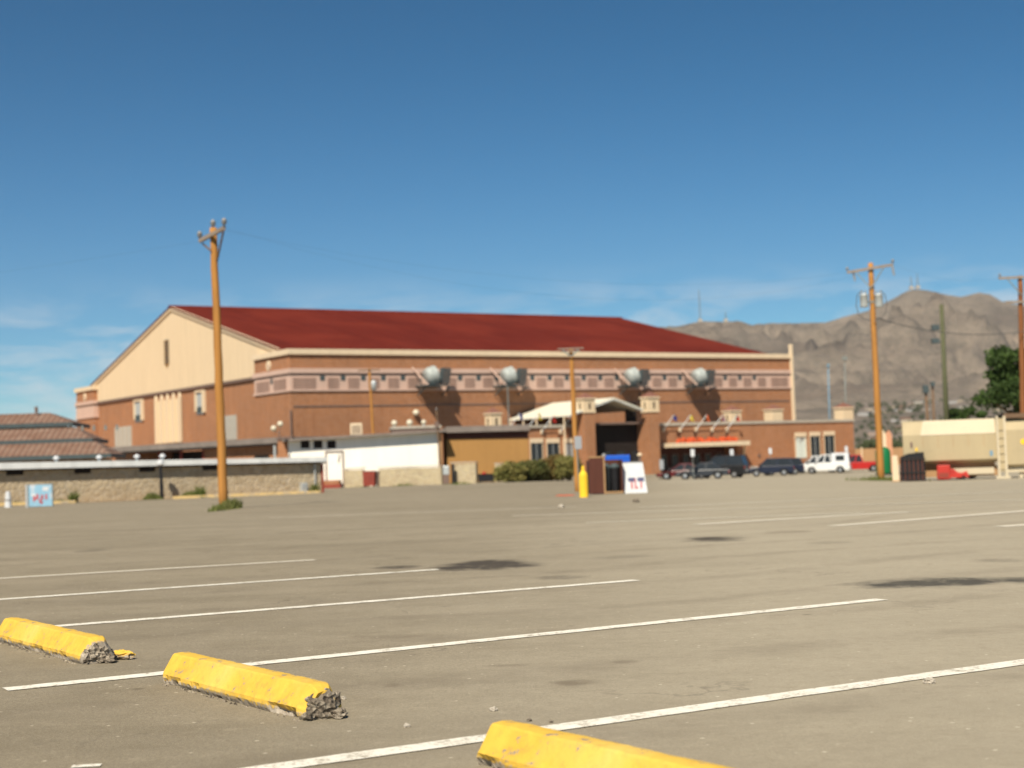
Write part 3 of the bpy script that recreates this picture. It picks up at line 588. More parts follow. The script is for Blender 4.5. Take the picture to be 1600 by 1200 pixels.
for i, (xa, xb, vt_, vb_) in enumerate(tw):
    w = xb-xa; uc = (915, 1016)[i]; zb = E_(uc, vb_, -14.5).z; z1 = E_(uc, vt_, -14.5).z
    MB().box(xa, xb, -14.5, -14.5+w, -1, zb).build('tower', M['brick'], en); cupola('tower_cap', en, (xa+xb)/2, -14.5+w/2, zb, w+.12, z1-zb); xt.append((xa, xb, zb, z1, w))
exa, exb = xt[0][1], xt[1][0]; zlid = E_(965, 664, -10).z
mb = MB(); mb.box(exa-.6, exa, -14.5+xt[0][4], -.6, -1, zlid+.2); mb.box(exb, exb+.6, -14.5+xt[1][4], -.6, -1, zlid+.2); mb.build('side_wall', M['brick'], en)
MB().box(exa, exb, -11.9, -11.6, -1, zlid).build('inner_shade_wall', M['dark'], en)  # near-black plane set forward; the recess's shade is in its colour
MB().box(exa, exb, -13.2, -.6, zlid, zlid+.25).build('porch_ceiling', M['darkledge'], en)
for k in range(4):
    x = exa+.5+(exb-exa-1)*k/3.2; MB().box(x, x+1.1, -12.0, -11.9, 0.2, 3.4).build('door', M['glass'], en)
MB().box(exa, exa+1.5, -11.9, -11.6, zlid+.25, zlid+3.2).build('side_shade_panel', M['dark'], en); MB().box(exb-1.6, exb, -11.9, -11.6, zlid+.25, zlid+2.6).build('side_shade_panel', M['dark'], en)  # added dark boxes standing in for canopy shade beside the opening
# white gabled canopy between and behind the towers
cn = thing('entrance_canopy', 'big white fabric gable canopy over the arena entrance', 'canopy', A.o, A.a)
pa = E_(960,621,-14.3); pr = E_(1004,639,-14.3); xm = pa.x; hw = pr.x-pa.x+.1; xlc = xm-hw-2.6; zlc = E_(925,648,-14.3).z
mb = MB(); mb.prism([(xlc, zlc), (xm, pa.z), (xm+hw, pr.z), (xm+hw, pr.z-.14), (xm, pa.z-.16), (xlc, zlc-.14)], 1, -14.3, -.8); mb.build('fabric', M['canopy'], cn)
mb = MB(); mb.tube([(xlc, -14.2, zlc-.2), (xm, -14.2, pa.z-.25), (xm+hw, -14.2, pr.z-.2)], .1, 6); mb.tube([(xlc, -1, zlc-.2), (xm, -1, pa.z-.25), (xm+hw, -1, pr.z-.2)], .1, 6); mb.build('frame', M['whitemetal'], cn)
for k in range(5):
    y = -13.2+k*3; MB().cyl((xlc+.1, y, zl if y > YN else 2), (xlc+.1, y, zlc-.1), .1, n=8).build('post', M['cream_trim'], cn)
# rooftop cupolas: stand free behind the annex parapets
cl_ = ['cream rooftop cupola with red cap on the tan building side, left of the entrance', 'cream rooftop cupola behind the flags right of the entrance', 'cream rooftop cupola near the right corner of the arena', 'cream rooftop cupola at the far right end of the brick annex']
for i, (ua, ub, va, vb, wn) in enumerate(((757,782,645,668,True),(1133,1157,641,660,True),(1198,1222,639,660,False),(1309,1332,636,659,False))):
    y = YN+2.5; p = E_(ua, vb, y-1); q = E_(ub, va, y-1); w = (q.x-p.x)*.62
    zb = (zl if i == 0 else zr)-.3; base = A.w((q.x-w/2+.1, y-1+w/2, zb)); r = thing('roof_cupola', cl_[i], 'cupola', base, A.a, 'cream cupolas on the annex roofs')
    cupola('housing', r, 0, 0, 0, w, q.z-zb, wn)
# flag poles
FC = {'blue': (.02,.03,.16), 'yellow': (.50,.40,.05), 'red': (.45,.03,.02), 'purple': (.12,.04,.16), 'orange': (.60,.12,.03)}
for k, c in FC.items(): M['flag'+k] = plain(k+'_flag_cloth', c, .8, 0, .2, 3)
FL = [(795,670,801,660,'blue'),(824,670,832,650,'yellow'),(847,674,858,655,'red'),(876,674,886,655,'purple'),(904,674,913,657,'red'),
      (1037,671,1048,655,'blue'),(1063,671,1074,655,'yellow'),(1088,671,1099,653,'orange'),(1113,671,1126,653,'purple'),(1136,671,1147,653,'red')]
OR = ['first', 'second', 'third', 'fourth', 'fifth']
for i, (ua, va, ub, vb, c) in enumerate(FL):
    p = E_(ua, va, YN-.15); fp = thing('flag_pole', '%s flag on slanted wall pole, %s from left on the annex %s of entrance' % (c, OR[i % 5], 'left' if i < 5 else 'right'), 'flag', A.w(p), A.a, 'slanted flag poles on the annex walls')
    L = 2.3; d = Vector((.42, -.45, .79)); tip = d*L
    MB().cyl((0,0,0), tip, .06, .045, 8).build('pole', M['whitemetal'], fp); MB().box(-.18, .18, -.02, .14, -.3, .25).build('bracket', M['cream_trim'], fp)
    mb = MB(); n = 8
    for a in range(n+1):
        for b_ in range(5):
            t = a/n; hgt = .25+.9*b_/4*(1-.3*t); q = tip*1.0 + Vector((.10*math.sin(t*9+i)+.55*t*.7, .12*math.sin(t*7+b_+i), 0)) ; mb.v.append((q.x, q.y, q.z+.1-hgt*.9+.25*(1-t)-t*.2))
    for a in range(n):
        for b_ in range(4): s = a*5+b_; mb.f.append((s, s+1, s+6, s+5))
    mb.build('flag', M['flag'+c], fp)

# ------------------------------------------------------------------ white and tan low buildings left of the entrance
pL = at(452,760,151); pR = at(690,757,152.5); ang = math.atan2(pR.y-pL.y, pR.x-pL.x); B = Fr((pL.x, pL.y, gz(pL.x, 150)), ang)
bw_ = thing('white_building', 'long low white stucco building with a flat dark roof and small high openings', 'building', B.o, B.a)
xe = B.Y(690,700).x; zL = B.Y(452,690).z; zR = B.Y(690,675).z
mb = MB(); mb.prism([(0,-1),(xe,-1),(xe,zR),(0,zL)], 1, 0, 9); mb.build('wall', M['white'], bw_)
mb = MB(); mb.prism([(-.6,zL),(xe+.5,zR),(xe+.5,zR+.22),(-.6,zL+.22)], 1, -.9, 9.5); mb.build('roof', M['tar'], bw_)
for u in (478, 498, 519):
    p = B.Y(u, 694); MB().box(p.x-.5, p.x+.35, -.04, 0, p.z-.42, p.z+.35).build('window', M['dark'], bw_)
p = B.Y(508,705); q = B.Y(538,760)
dr = MB().box(p.x+.12, q.x-.12, -.05, 0, 0, p.z-.12).build('door', M['white'], bw_)
mb = MB(); mb.box(p.x, p.x+.12, -.14, 0, -.5, p.z); mb.box(q.x-.12, q.x, -.14, 0, -.5, p.z); mb.box(p.x+.12, q.x-.12, -.14, 0, p.z-.12, p.z); mb.build('frame', M['darkledge'], dr)
MB().cyl((B.Y(531,715).x, -.06, B.Y(531,710).z), (B.Y(529,715).x, -.12, B.Y(531,722).z), .05, n=6).build('handle', M['dark'], dr)
MB().box(xe-.35, xe+.02, -.12, .05, -1, zR-.01).build('corner_trim', M['timber'], bw_)
tb = thing('tan_building', 'tan stucco building with deep roof overhang beside the white building', 'building', B.o, B.a)
xt1 = B.Y(828,700).x; zt0 = B.Y(696,676).z; zt1 = B.Y(828,674).z
mb = MB(); mb.prism([(xe+.6,-1.5),(xt1,-1.5),(xt1,zt1),(xe+.6,zt0)], 1, 1.2, 8); mb.build('wall', M['tan'], tb)
mb = MB(); mb.prism([(xe+.55,zt0),(xt1+.1,zt1+.1),(xt1+.1,zt1+.7),(xe+.55,zt0+.6)], 1, .55, 8.4); mb.build('roof', M['tar'], tb)
MB().prism([(xe+.6,zt0-.62),(xt1,zt1-.62),(xt1,zt1-.003),(xe+.6,zt0-.003)], 1, 1.1, 1.2).build('eave_shade_band', M['brownboard'], tb)  # dark band added under the eave to deepen the overhang's shadow by colour
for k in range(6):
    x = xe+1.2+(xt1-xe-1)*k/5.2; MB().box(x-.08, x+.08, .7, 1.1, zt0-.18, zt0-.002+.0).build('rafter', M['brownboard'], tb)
# roof-top things
p = B.Y(557,682,3); z0 = zL+(zR-zL)*p.x/xe+.22
ac = thing('air_conditioner', 'cream box air conditioner on the white building roof', 'air conditioner', B.w((p.x, 3, z0)), B.a)
MB().box(-.6,.6,-.5,.5,.1,1.25).build('housing', M['cream_trim'], ac, bev=.03); MB().box(-.7,.7,-.6,.6,0,.1).build('base', M['tar'], ac)
mb = MB(); [mb.box(-.45,.45,-.53,-.5,.25+.14*k,.30+.14*k) for k in range(6)]; mb.build('grille', M['darkledge'], ac)
# timber plank shelf and globe vents
px0 = B.Y(612,670,1).x; px1 = B.Y(688,670,1).x; zpl = B.Y(650,667,1).z
rp = thing('roof_platform', 'low grey roof platform with pale edge at the right end of the white roof', 'roof platform', B.w((px0, 1, 0)), B.a)
zz0 = zL+(zR-zL)*px0/xe+.22
MB().box(0, px1-px0, 0, 6, zz0-.1, zpl-.15).build('base', M['darkledge'], rp); MB().box(-.1, px1-px0+.1, -.1, 6.1, zpl-.15, zpl+.1).build('deck', M['concrete'], rp)
gl = ['cream globe roof vent, leftmost on the grey roof platform', 'cream globe roof vent in the middle of the grey roof platform', 'small cream globe roof vent nearest the grey mast on the platform']
for i, (u, r) in enumerate(((616,.3),(640,.32),(662,.25))):
    t = thing('roof_vent', gl[i], 'roof vent', B.w((B.Y(u,660,1.6).x, 1.6, zpl+.1)), B.a, 'cream globe vents on the roof platform')
    MB().lathe((0,0,.35), [(.02,-r),(r*.6,-r*.8),(r,-r*.2),(r,r*.2),(r*.7,r*.75),(.02,r)], 14).build('globe', M['globe'], t, smooth=True); MB().cyl((0,0,0),(0,0,.2),.12,n=10).build('neck', M['greymetal'], t)
# globe light on arena wall
p = A.Y(650,645,-.4); t = thing('wall_lamp', 'round cream lamp on the arena brick wall above the roof platform', 'lamp', A.w(p), A.a)
MB().lathe((0,0,0), [(.02,-.4),(.26,-.32),(.4,-.1),(.4,.1),(.26,.32),(.02,.4)], 14).build('globe', M['globe'], t, smooth=True); MB().cyl((0,.45,0),(0,0,0),.06,n=8).build('arm', M['darkledge'], t)
# twin flood lamp on a chimney-like post left of the white building
p = at(437,690,149); t = thing('twin_flood_lamp', 'pair of pale round flood lamps on a short bracket above the brick outbuilding', 'lamp', p)
MB().cyl((0,0,0),(0,0,.9),.07,n=8).build('stem', M['darkledge'], t)
for dx, dz in ((-.55,1.3),(.1,1.7)):
    l = MB().lathe((dx,0,dz), [(.02,-.28),(.2,-.22),(.3,0),(.2,.22),(.02,.28)], 12).build('lamp_head', M['globe'], t, smooth=True); MB().cyl((0,0,.85),(dx,0,dz-.2),.05,n=6).build('arm', M['darkledge'], l)

# stone boundary walls in front of them
def wall_px(name, lab, ua, ub, va_top, vb_top, va, vb, Ya, Yb, m_, th=.45):
    a = at(ua, va, Ya); b_ = at(ub, vb, Yb); an_ = math.atan2(b_.y-a.y, b_.x-a.x); fr = Fr((a.x, a.y, 0), an_); L = math.hypot(b_.x-a.x, b_.y-a.y)
    t0 = at(ua, va_top, Ya).z; t1 = at(ub, vb_top, Yb).z; n = max(2, int(L/1.5)); poly = [(0, -2.2)]+[(L, -2.2)]+[(L*(1-k/n), t1+(t0-t1)*k/n+random.uniform(-.05,.05)) for k in range(n+1)]
    o = thing(name, lab, 'wall', fr.o, an_); MB().prism(poly, 1, 0, th).build('stonework', m_, o); 
    mb = MB(); mb.prism([(-.05, t0+.07), (L+.05, t1+.07), (L+.05, t1+.17), (-.05, t0+.17)], 1, -.06, th+.06); mb.build('coping', M['concrete'], o)
    return o, fr, L
wall_px('stone_wall', 'low rubble stone wall in front of the white building, right of the red bin', 592,690, 733,729.5, 760,757, 150,147, M['stonepale'])
wall_px('stone_wall', 'short rubble stone wall between the doorway and the red bin', 538,568, 735,733, 762,760, 151,150.5, M['stonepale'])
wall_px('stone_wall', 'short rubble stone wall in front of the tan building, left of the dark cart', 706,744, 725,724, 756,754, 147,146, M['stonepale'])
wall_px('stone_wall', 'low rubble stone wall half hidden behind the big bushes', 774,835, 726,727, 752,750, 152,152, M['stonepale'])
# ------------------------------------------------------------------ long stone shed on the left
sa = at(0,791,90.5); sb = at(503,768,102); an_ = math.atan2(sb.y-sa.y, sb.x-sa.x); S = Fr((sb.x, sb.y, gz(sb.x, sb.y)), an_)
LS = (sb-sa).length*1.35; sh = thing('stone_shed', 'long low stone shed with a white roof edge and small dark vents', 'shed', S.o, an_)
zS = S.Y(490,722).z; zSl = S.Y(20,733).z
mb = MB(); mb.prism([(-LS,-1),(0,-1),(0,zS),(-LS,zS+(zSl-zS)*LS/(sb-sa).length)], 1, 0, 5); mb.build('wall', M['stone'], sh)
zl2 = zS+(zSl-zS)*LS/(sb-sa).length
mb = MB(); mb.prism([(-LS,zl2),(.25,zS),(.25,zS+.30),(-LS,zl2+.42)], 1, -.45, 5.4); mb.build('roof', M['whitemetal'], sh)
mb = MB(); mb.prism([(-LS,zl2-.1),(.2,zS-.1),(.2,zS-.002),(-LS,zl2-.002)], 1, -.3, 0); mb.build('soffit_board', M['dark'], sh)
for u in (23,129,230,328): p = S.Y(u, 738); zt_ = zS+(zl2-zS)*(-p.x/LS); MB().box(p.x-.5, p.x+.5, -.04, 0, zt_-.36, zt_-.1).build('vent', M['dark'], sh)
MB().box(-.02,.12,-.1,.6,-1,zS-.12).build('end_post', M['rust'], sh)
MB().cyl((S.Y(491,740).x,-.1,0),(S.Y(491,740).x,-.1,zS-.1),.05,n=8).build('downpipe', M['greymetal'], sh)
MB().box(S.Y(473,760).x-.25, S.Y(473,760).x+.2, -.35,-.02, -.1,.7).build('meter_box', M['greymetal'], sh, bev=.03)
# small white roof vents on the shed
for i, u in enumerate((88,155,214,254)):
    p = S.Y(u, 720, .6); zt_ = zS+(zl2-zS)*(-p.x/LS)+.42; t = thing('roof_vent', ['white mushroom vent at the left end of the stone shed roof', 'white mushroom vent left of the middle of the stone shed roof', 'white mushroom vent near the dark opening behind the shed roof', 'white mushroom vent above the dark post on the shed roof'][i], 'roof vent', S.w((p.x, .6, zt_-.05)), an_, 'white vents on the stone shed roof')
    MB().cyl((0,0,0),(0,0,.2),.08,n=8).build('pipe', M['greymetal'], t); MB().lathe((0,0,.18), [(.2,0),(.2,.08),(.05,.2)], 10).build('cap', M['signwhite'], t)
# yellow kerbs
def kerb(lab, pts):
    mb = MB(); P = pts
    for a, b_ in zip(P, P[1:]):
        d = (b_-a).normalized(); n = Vector((-d.y, d.x, 0)); n = n if n.y > 0 else -n
        k = len(mb.v)
        for q in (a, b_):
            for (o, h) in ((0,-.1),(0,.13),(.02,.15),(.3,.15),(.3,-.1)): e = q+n*o; mb.v.append((e.x, e.y, gz(q.x, q.y)+h))
        mb.f += [(k+i, k+i+1, k+i+6, k+i+5) for i in range(4)]+[(k,k+1,k+2,k+3,k+4),(k+5,k+6,k+7,k+8,k+9)]
    o = mb.build('kerb', M['kerbyel']); structure(o); return o
def GS(u, off=-1.5): p = S.w(S.Y(u, 770, off)); p.z = gz(p.x, p.y); return p
kerb('', [GS(u, -1.9) for u in (-60,0,60,118)]); kerb('', [GS(u, -1.9) for u in (272,340,420,500)])
# verge of bare earth between kerb and shed wall
mb = MB(); q = [GS(u, -1.62) for u in (-80,60,200,350,502)]+[GS(u, .1) for u in (502,350,200,60,-80)]
mb.v = [(p.x, p.y, gz(p.x, p.y)+.02) for p in q]; mb.f = [tuple(range(len(q)))]
ve = structure(mb.build('verge', M['dirt']))

# ------------------------------------------------------------------ tile-roofed building far left
T = Fr((-40, 128, -1.1), rad(6)); ty = lambda u, v, y=0: T.Y(u, v, y)
tl = thing('tiled_pavilion', 'old building with three stepped clay tile roofs behind the stone shed', 'building', T.o, T.a)
XL = -26
def tier(u_e, v_eave, v_top, u_top, yb, run):
    p = ty(u_e, v_eave, yb); q = ty(u_top, v_top, yb+run); x1, z1, x2, z2 = p.x, p.z, q.x, q.z
    mb = MB(); mb.add([(XL,yb,z1),(x1,yb,z1),(x2,yb+run,z2),(XL,yb+run,z2)], [(0,1,2,3)]); mb.add([(x1,yb,z1),(x1,yb+run*2.6,z1),(x2,yb+run*1.6,z2),(x2,yb+run,z2)], [(0,1,2,3)])
    mb.add([(XL,yb+run,z2),(x2,yb+run,z2),(x2,yb+run*1.6,z2),(XL,yb+run*1.6,z2)], [(0,1,2,3)]); mb.build('roof', M['tile'], tl)
    MB().box(XL, x1+.1, yb-.12, yb+.02, z1-.32, z1+.03).box(x1-.02, x1+.12, yb, yb+run*2.6, z1-.32, z1+.03).build('gutter', M['slate'], tl)
    return x1, z1, x2, z2
t3 = tier(172,709,690,150,0,3.2); t2 = tier(143,685,668,118,3.4,3.2); t1 = tier(112,660,645,76,6.8,3.4)
mb = MB(); mb.box(XL, t3[0]-1.2, 1.2, 9, -1, t3[1]-.3); mb.box(XL, t2[0]-.8, 4.4, 12, t3[1]-.3, t2[1]-.3); mb.box(XL, t1[0]-.6, 7.6, 14, t2[1]-.3, t1[1]-.3); mb.build('wall', M['tan'], tl)
for k in range(26):
    x = t3[0]-.5-k*1.0
    if x < XL: break
    MB().box(x-.1, x+.1, .4, .6, -1, t3[1]-.3).build('post', M['timber'], tl)
    MB().box(x-.1, x+.1, 7.45, 7.6, t2[3]-.3, t1[1]-.3).build('window_post', M['greypole'], tl)
MB().cyl((ty(55,645,9).x,9.5,t1[3]),(ty(55,645,9).x,9.5,t1[3]+.55),.15).build('chimney', M['darkledge'], tl)
# ------------------------------------------------------------------ low brick outbuilding in front of the gable end
q0 = at(445,760,165); q1 = at(180,765,188); an2 = math.atan2(q0.y-q1.y, q0.x-q1.x); O = Fr((q0.x, q0.y, -1.3), an2)
ob = thing('brick_outbuilding', 'low brick outbuilding with dark open bays under a tarred roof', 'building', O.o, O.a)
oz1 = O.Y(440,692).z; ozl = O.Y(180,707).z; xol = O.Y(180,707).x; xo2 = O.Y(318,707).x; xo3 = O.Y(216,707).x
mb = MB(); mb.prism([(xo2,-.5),(.2,-.5),(.2,oz1),(xo2,oz1+(ozl-oz1)*xo2/xol)], 1, 0, 9); mb.prism([(xol,-.5),(xo3,-.5),(xo3,ozl),(xol,ozl)], 1, 0, 6); mb.box(xo3, xo2, 5, 6, -.5, ozl-.2); mb.build('wall', M['brick'], ob)
mb = MB(); mb.prism([(xol-.5,ozl),(.6,oz1),(.6,oz1+.6),(xol-.5,ozl+.65)], 1, -.8, 9); mb.build('roof', M['tar'], ob)
mb = MB(); mb.prism([(xol-.5,ozl-.25),(.6,oz1-.25),(.6,oz1-.002),(xol-.5,ozl-.002)], 1, -.82, -.6); mb.build('fascia', M['dark'], ob)
for k in range(4): x = xo3+(xo2-xo3)*k/3; MB().box(x-.12, x+.12, -.1, .15, -.5, ozl-.1).build('post', M['rust'], ob)
MB().box(xo3, xo2, 4.8, 4.98, -.5, ozl-.3).build('back_screen', M['dark'], ob)
MB().box(O.Y(398,690).x, O.Y(420,690).x, -.1, 0, O.Y(400,717).z, O.Y(400,712).z).build('vent', M['dark'], ob)
# brick chimney stack at the white building's left edge
p = at(443,718,152.5); t = thing('brick_stack', 'narrow brick stack with grey pipe at the left corner of the white building', 'chimney', (p.x, p.y+.5, -1.1))
hS = at(443,686,152.5).z+1.1; MB().box(-.6,.75,-.1,1,0,hS).build('shaft', M['brick'], t); MB().box(-.75,.9,-.25,1.15,hS,hS+.25).build('cap', M['darkledge'], t); MB().cyl((-.9,-.1,0),(-.9,-.1,hS-.6),.14,n=10).build('flue', M['greymetal'], t)

# ------------------------------------------------------------------ utility poles
def upole(lab, base, top, r0, r1, m_, group='wooden utility poles', name='utility_pole'):
    o = thing(name, lab, 'utility pole', base, 0, group); h = Vector(top)-Vector(base); n = 14
    pts = [h*(i/n)+Vector((random.uniform(-.012,.012), 0, 0)) for i in range(n+1)]; pts[0] = Vector((0,0,-.4))
    MB().tube(pts, [r0+(r1-r0)*i/n for i in range(n+1)], 14).build('shaft', m_, o, smooth=True)
    return o, h
def insul(o, p, s=1.):
    MB().lathe(p, [(.03*s,0),(.03*s,.06*s),(.075*s,.07*s),(.05*s,.12*s),(.07*s,.13*s),(.03*s,.2*s)], 10).build('insulator', M['insul'], o, smooth=True)
def arm(o, c, d, L, brace=.9, w=.1, h=.13, off=-.2, left=1., mm='woodgrey'):
    d = Vector(d).normalized(); n = Vector((d.y, -d.x, 0)).normalized()
    if n.y > 0: n = -n
    c = Vector(c)+n*.17; a = c-d*L*left; b_ = c+d*L
    ao = MB().bar(a, b_, w, h).build('crossarm', M[mm], o)
    for s, e in ((-1, a), (1, b_)):
        if brace and (left > .2 or s > 0): MB().bar(c+d*s*L*.62+n*.06+Vector((0,0,-.05)), c+Vector((0,0,-brace)), .04, .05).build('brace', M[mm if mm != 'woodgrey' else 'greypole'], o)
    return a, b_
pb = G(350,795); pt = at(333,356,pb.y)
o, h = upole('tall orange-brown wooden pole with short crossarm, in front of the stone shed and gable', pb, pt, .165, .12, M['wood'])
a, b_ = arm(o, h+Vector((0,0,-.30)), (1,-1.25,.18), 1.12, 0, left=.6); insul(o, a+Vector((0,0,.06)), 1.4); insul(o, b_+Vector((0,0,.06)), 1.4); insul(o, h, 1.4)
MB().bar(b_+Vector((-.03,0,-.1)), h+Vector((.13,-.17,-1.2)), .05, .06).build('brace', M['wooddark'], o); MB().bar(a+Vector((.1,0,-.1)), h+Vector((-.08,-.17,-.8)), .04, .05).build('brace', M['wooddark'], o)
LP = (pb+a, pb+b_, pb+h)
pb = G(1377,750); pt = at(1360,411,pb.y)
o, h = upole('wooden pole with two grey transformers and a crossarm, left of the tan trailers', pb, pt, .18, .125, M['wood'])
a, b_ = arm(o, h+Vector((0,0,-.30)), (1,-.45,.10), 1.15, 1.0)
for e in (a, b_): insul(o, e+Vector((0,0,.06)), 1.1)
MB().cyl(b_+Vector((-.05,-.05,-.05)), b_+Vector((.03,-.05,-.55)), .06, .04, 8).build('fuse_cutout', M['insul'], o); MB().cyl(a+Vector((.3,-.05,-.05)), a+Vector((.36,-.05,-.45)), .06, .04, 8).build('fuse_cutout', M['insul'], o)
for s, u in ((-1,1350.5),(1,1373.5)):
    c = at(u, 480, pb.y-.25)-pb; tr = MB().lathe(c, [(.05,-.01),(.2,0),(.21,.05),(.21,.58),(.23,.6),(.16,.68),(.03,.7)], 16).build('transformer', M['greymetal'], o, smooth=True)
    for dx in (-.09,.09): MB().lathe(c+Vector((dx,0,.66)), [(.03,0),(.05,.04),(.03,.08),(.05,.12),(.02,.2)], 8).build('bushing', M['insul'], tr)
    MB().tube([c+Vector((s*.1,0,.85)), c+Vector((s*.34,0,.6)), c+Vector((s*.40,0,.1)), c+Vector((s*.3,0,-.35)), c+Vector((0,0,-.6)), c+Vector((-s*.3,0,-.7))], .022, 6).build('lead_wire', M['cable'], o)
MB().bar((c.x-.7, c.y+.15, c.z+.3), (c.x+.0, c.y+.15, c.z+.3), .08, .1).build('bracket', M['greypole'], o)
RP = (pb+a, pb+b_, pb+h); RPb = pb.copy()
pb = Vector(at(1600,735,84)); pb.z = gz(pb.x, pb.y); pt = at(1594,431,84)
o, h = upole('reddish wooden pole with a one-sided crossarm at the right edge, above the tree', pb, pt, .17, .13, wood('red_pole_wood', (.22,.085,.03)))
a, b_ = arm(o, h+Vector((0,0,-.10)), (-1,.1,.0), 1.2, 1.0, left=.15); insul(o, b_+Vector((.08,0,.06))); a2, b2 = arm(o, h+Vector((0,0,-1.45)), (-1,.1,.02), .9, 0, left=.15)
FP = (pb+b_, pb+h, pb+b2)
# slim poles near the buildings
pb = G(588,758.5); pt = at(577,576,pb.y)
o, h = upole('slim wooden pole with one pale transformer, standing in front of the white building', pb, pt, .17, .12, M['wood'])
arm(o, h+Vector((0,0,-.15)), (1,-.2,0), 1.15, 0, mm='wooddark')
c = at(584,610,pb.y-.3)-pb; MB().lathe(c, [(.05,0),(.27,.01),(.28,.9),(.2,1.0),(.05,1.05)], 14).build('transformer', M['greymetal'], o, smooth=True)
SP = pb+h
pb = G(903,768); pt = at(892,545,pb.y)
o, h = upole('slim wooden pole with a curved double crossarm, behind the yellow bollard', pb, pt, .12, .085, M['wood'])
arm(o, h+Vector((0,0,-.0)), (1,-.1,0), .55, .35, w=.05, h=.05, mm='woodgrey'); arm(o, h+Vector((0,0,-.12)), (1,-.1,0), .42, 0, w=.05, h=.05)
MP = pb+h
pb = at(690,757,149); pb.z = gz(pb.x, pb.y); pt = at(682,642,149)
o, h = upole('thin dark wooden pole at the corner between the white and tan buildings', pb, pt, .11, .08, M['wooddark']); MB().box(-.3,.15,-.3,.0,0,.5,Matrix.Translation(h*.78)).build('junction_box', M['darkledge'], o); insul(o, h, 1.5)
pb = A.w(A.Y(795,662,-9)); pt = A.w(A.Y(793,603,-9)); o = thing('roof_mast', 'thin grey mast standing on the roof in the second ventilator shadow', 'mast', pb); MB().cyl((0,0,-.8), pt-pb, .09, .07, 8).build('shaft', M['greypole'], o); MB().cyl((0,0,-.8),(0,0,-.5),.2,n=8).build('base', M['greypole'], o)
# sports flood light pole and others on the right
def lightpole(lab, u, vb, ut, vt_, Y, r, m_, heads, name='light_pole', hc='greypole'):
    pb = at(u, vb, Y); pb.z = min(pb.z, -1.4); pt = at(ut, vt_, Y); o = thing(name, lab, 'light pole', pb, 0); h = pt-pb
    MB().cyl((0,0,0), h, r, r*.7, 12).build('shaft', m_, o, smooth=True)
    for (hu, hv, w, hh_) in heads:
        c = at(hu, hv, Y-.2)-pb; s = Y/F; hd = MB().box(c.x-w*s/2, c.x+w*s/2, c.y-.25, c.y+.15, c.z-hh_*s/2, c.z+hh_*s/2).build('lamp_head', M[hc], o, bev=.03)
        MB().bar(c, Vector((h.x*(c.z/h.z), 0, c.z)), .06, .06).build('arm', M['greypole'], hd)
    return o
lightpole('tall greenish pole with two dark flood lamps on its left side, behind the trailers', 1481, 700, 1471, 476, 115, .22, M['greenpole'], [(1461,512,11,9),(1461,533,11,8)], hc='slate')
lightpole('short brown pole with dark lamp head, left of the close pair behind the trailers', 1453, 700, 1446, 606, 170, .2, M['wooddark'], [(1446,608,9,12)], hc='slate')
lightpole('thin dark pole, right one of the close pair behind the trailers', 1461, 700, 1457, 600, 170, .17, M['wooddark'], [(1457,600,6,7)], hc='slate')
lightpole('slender grey light mast above the right end of the brick annex', 1322, 700, 1320, 560, 330, .17, M['greypole'], [(1320,560,8,6)])
lightpole('slender blue mast behind the roof between arena and annex end', 1297, 700, 1294, 572, 330, .17, M['bluepole'], [(1294,571,4,4)], hc='bluepole')

def wire(lab, a, b_, sag, r=.0022):
    a = Vector(a); b_ = Vector(b_); n = 24; pts = []
    for i in range(n+1): t = i/n; p = a.lerp(b_, t); p.z -= sag*4*t*(1-t); pts.append(p)
    o = MB().tube(pts, r, 5).build('power_line', M['cable']); return tag(o, lab, 'cable', 'overhead power lines')
wire('thin overhead wire from the tall left pole running off to the left', LP[0], LP[0]+Vector((-40,18,.5)), .7)
wire('thin overhead wire from the tall pole top to the left end of the transformer crossarm', LP[2], RP[0], 1.2)
wire('thin overhead wire from the tall pole to the right end of the transformer crossarm', LP[1], RP[1], 2.1)
wire('thick dark cable from the transformer pole across to the pole at the right edge', RPb+Vector((.1,-.1,0))+Vector((0,0,at(1368,497,RPb.y).z-RPb.z)), Vector(at(1610,516,84)), .5, .022)
wire('thin overhead wire from the transformer crossarm to the right edge pole', RP[1], FP[0], .4)
wire('thin wire from the slim transformer pole to the mast at the white building corner', SP, at(682,643,149), .5)

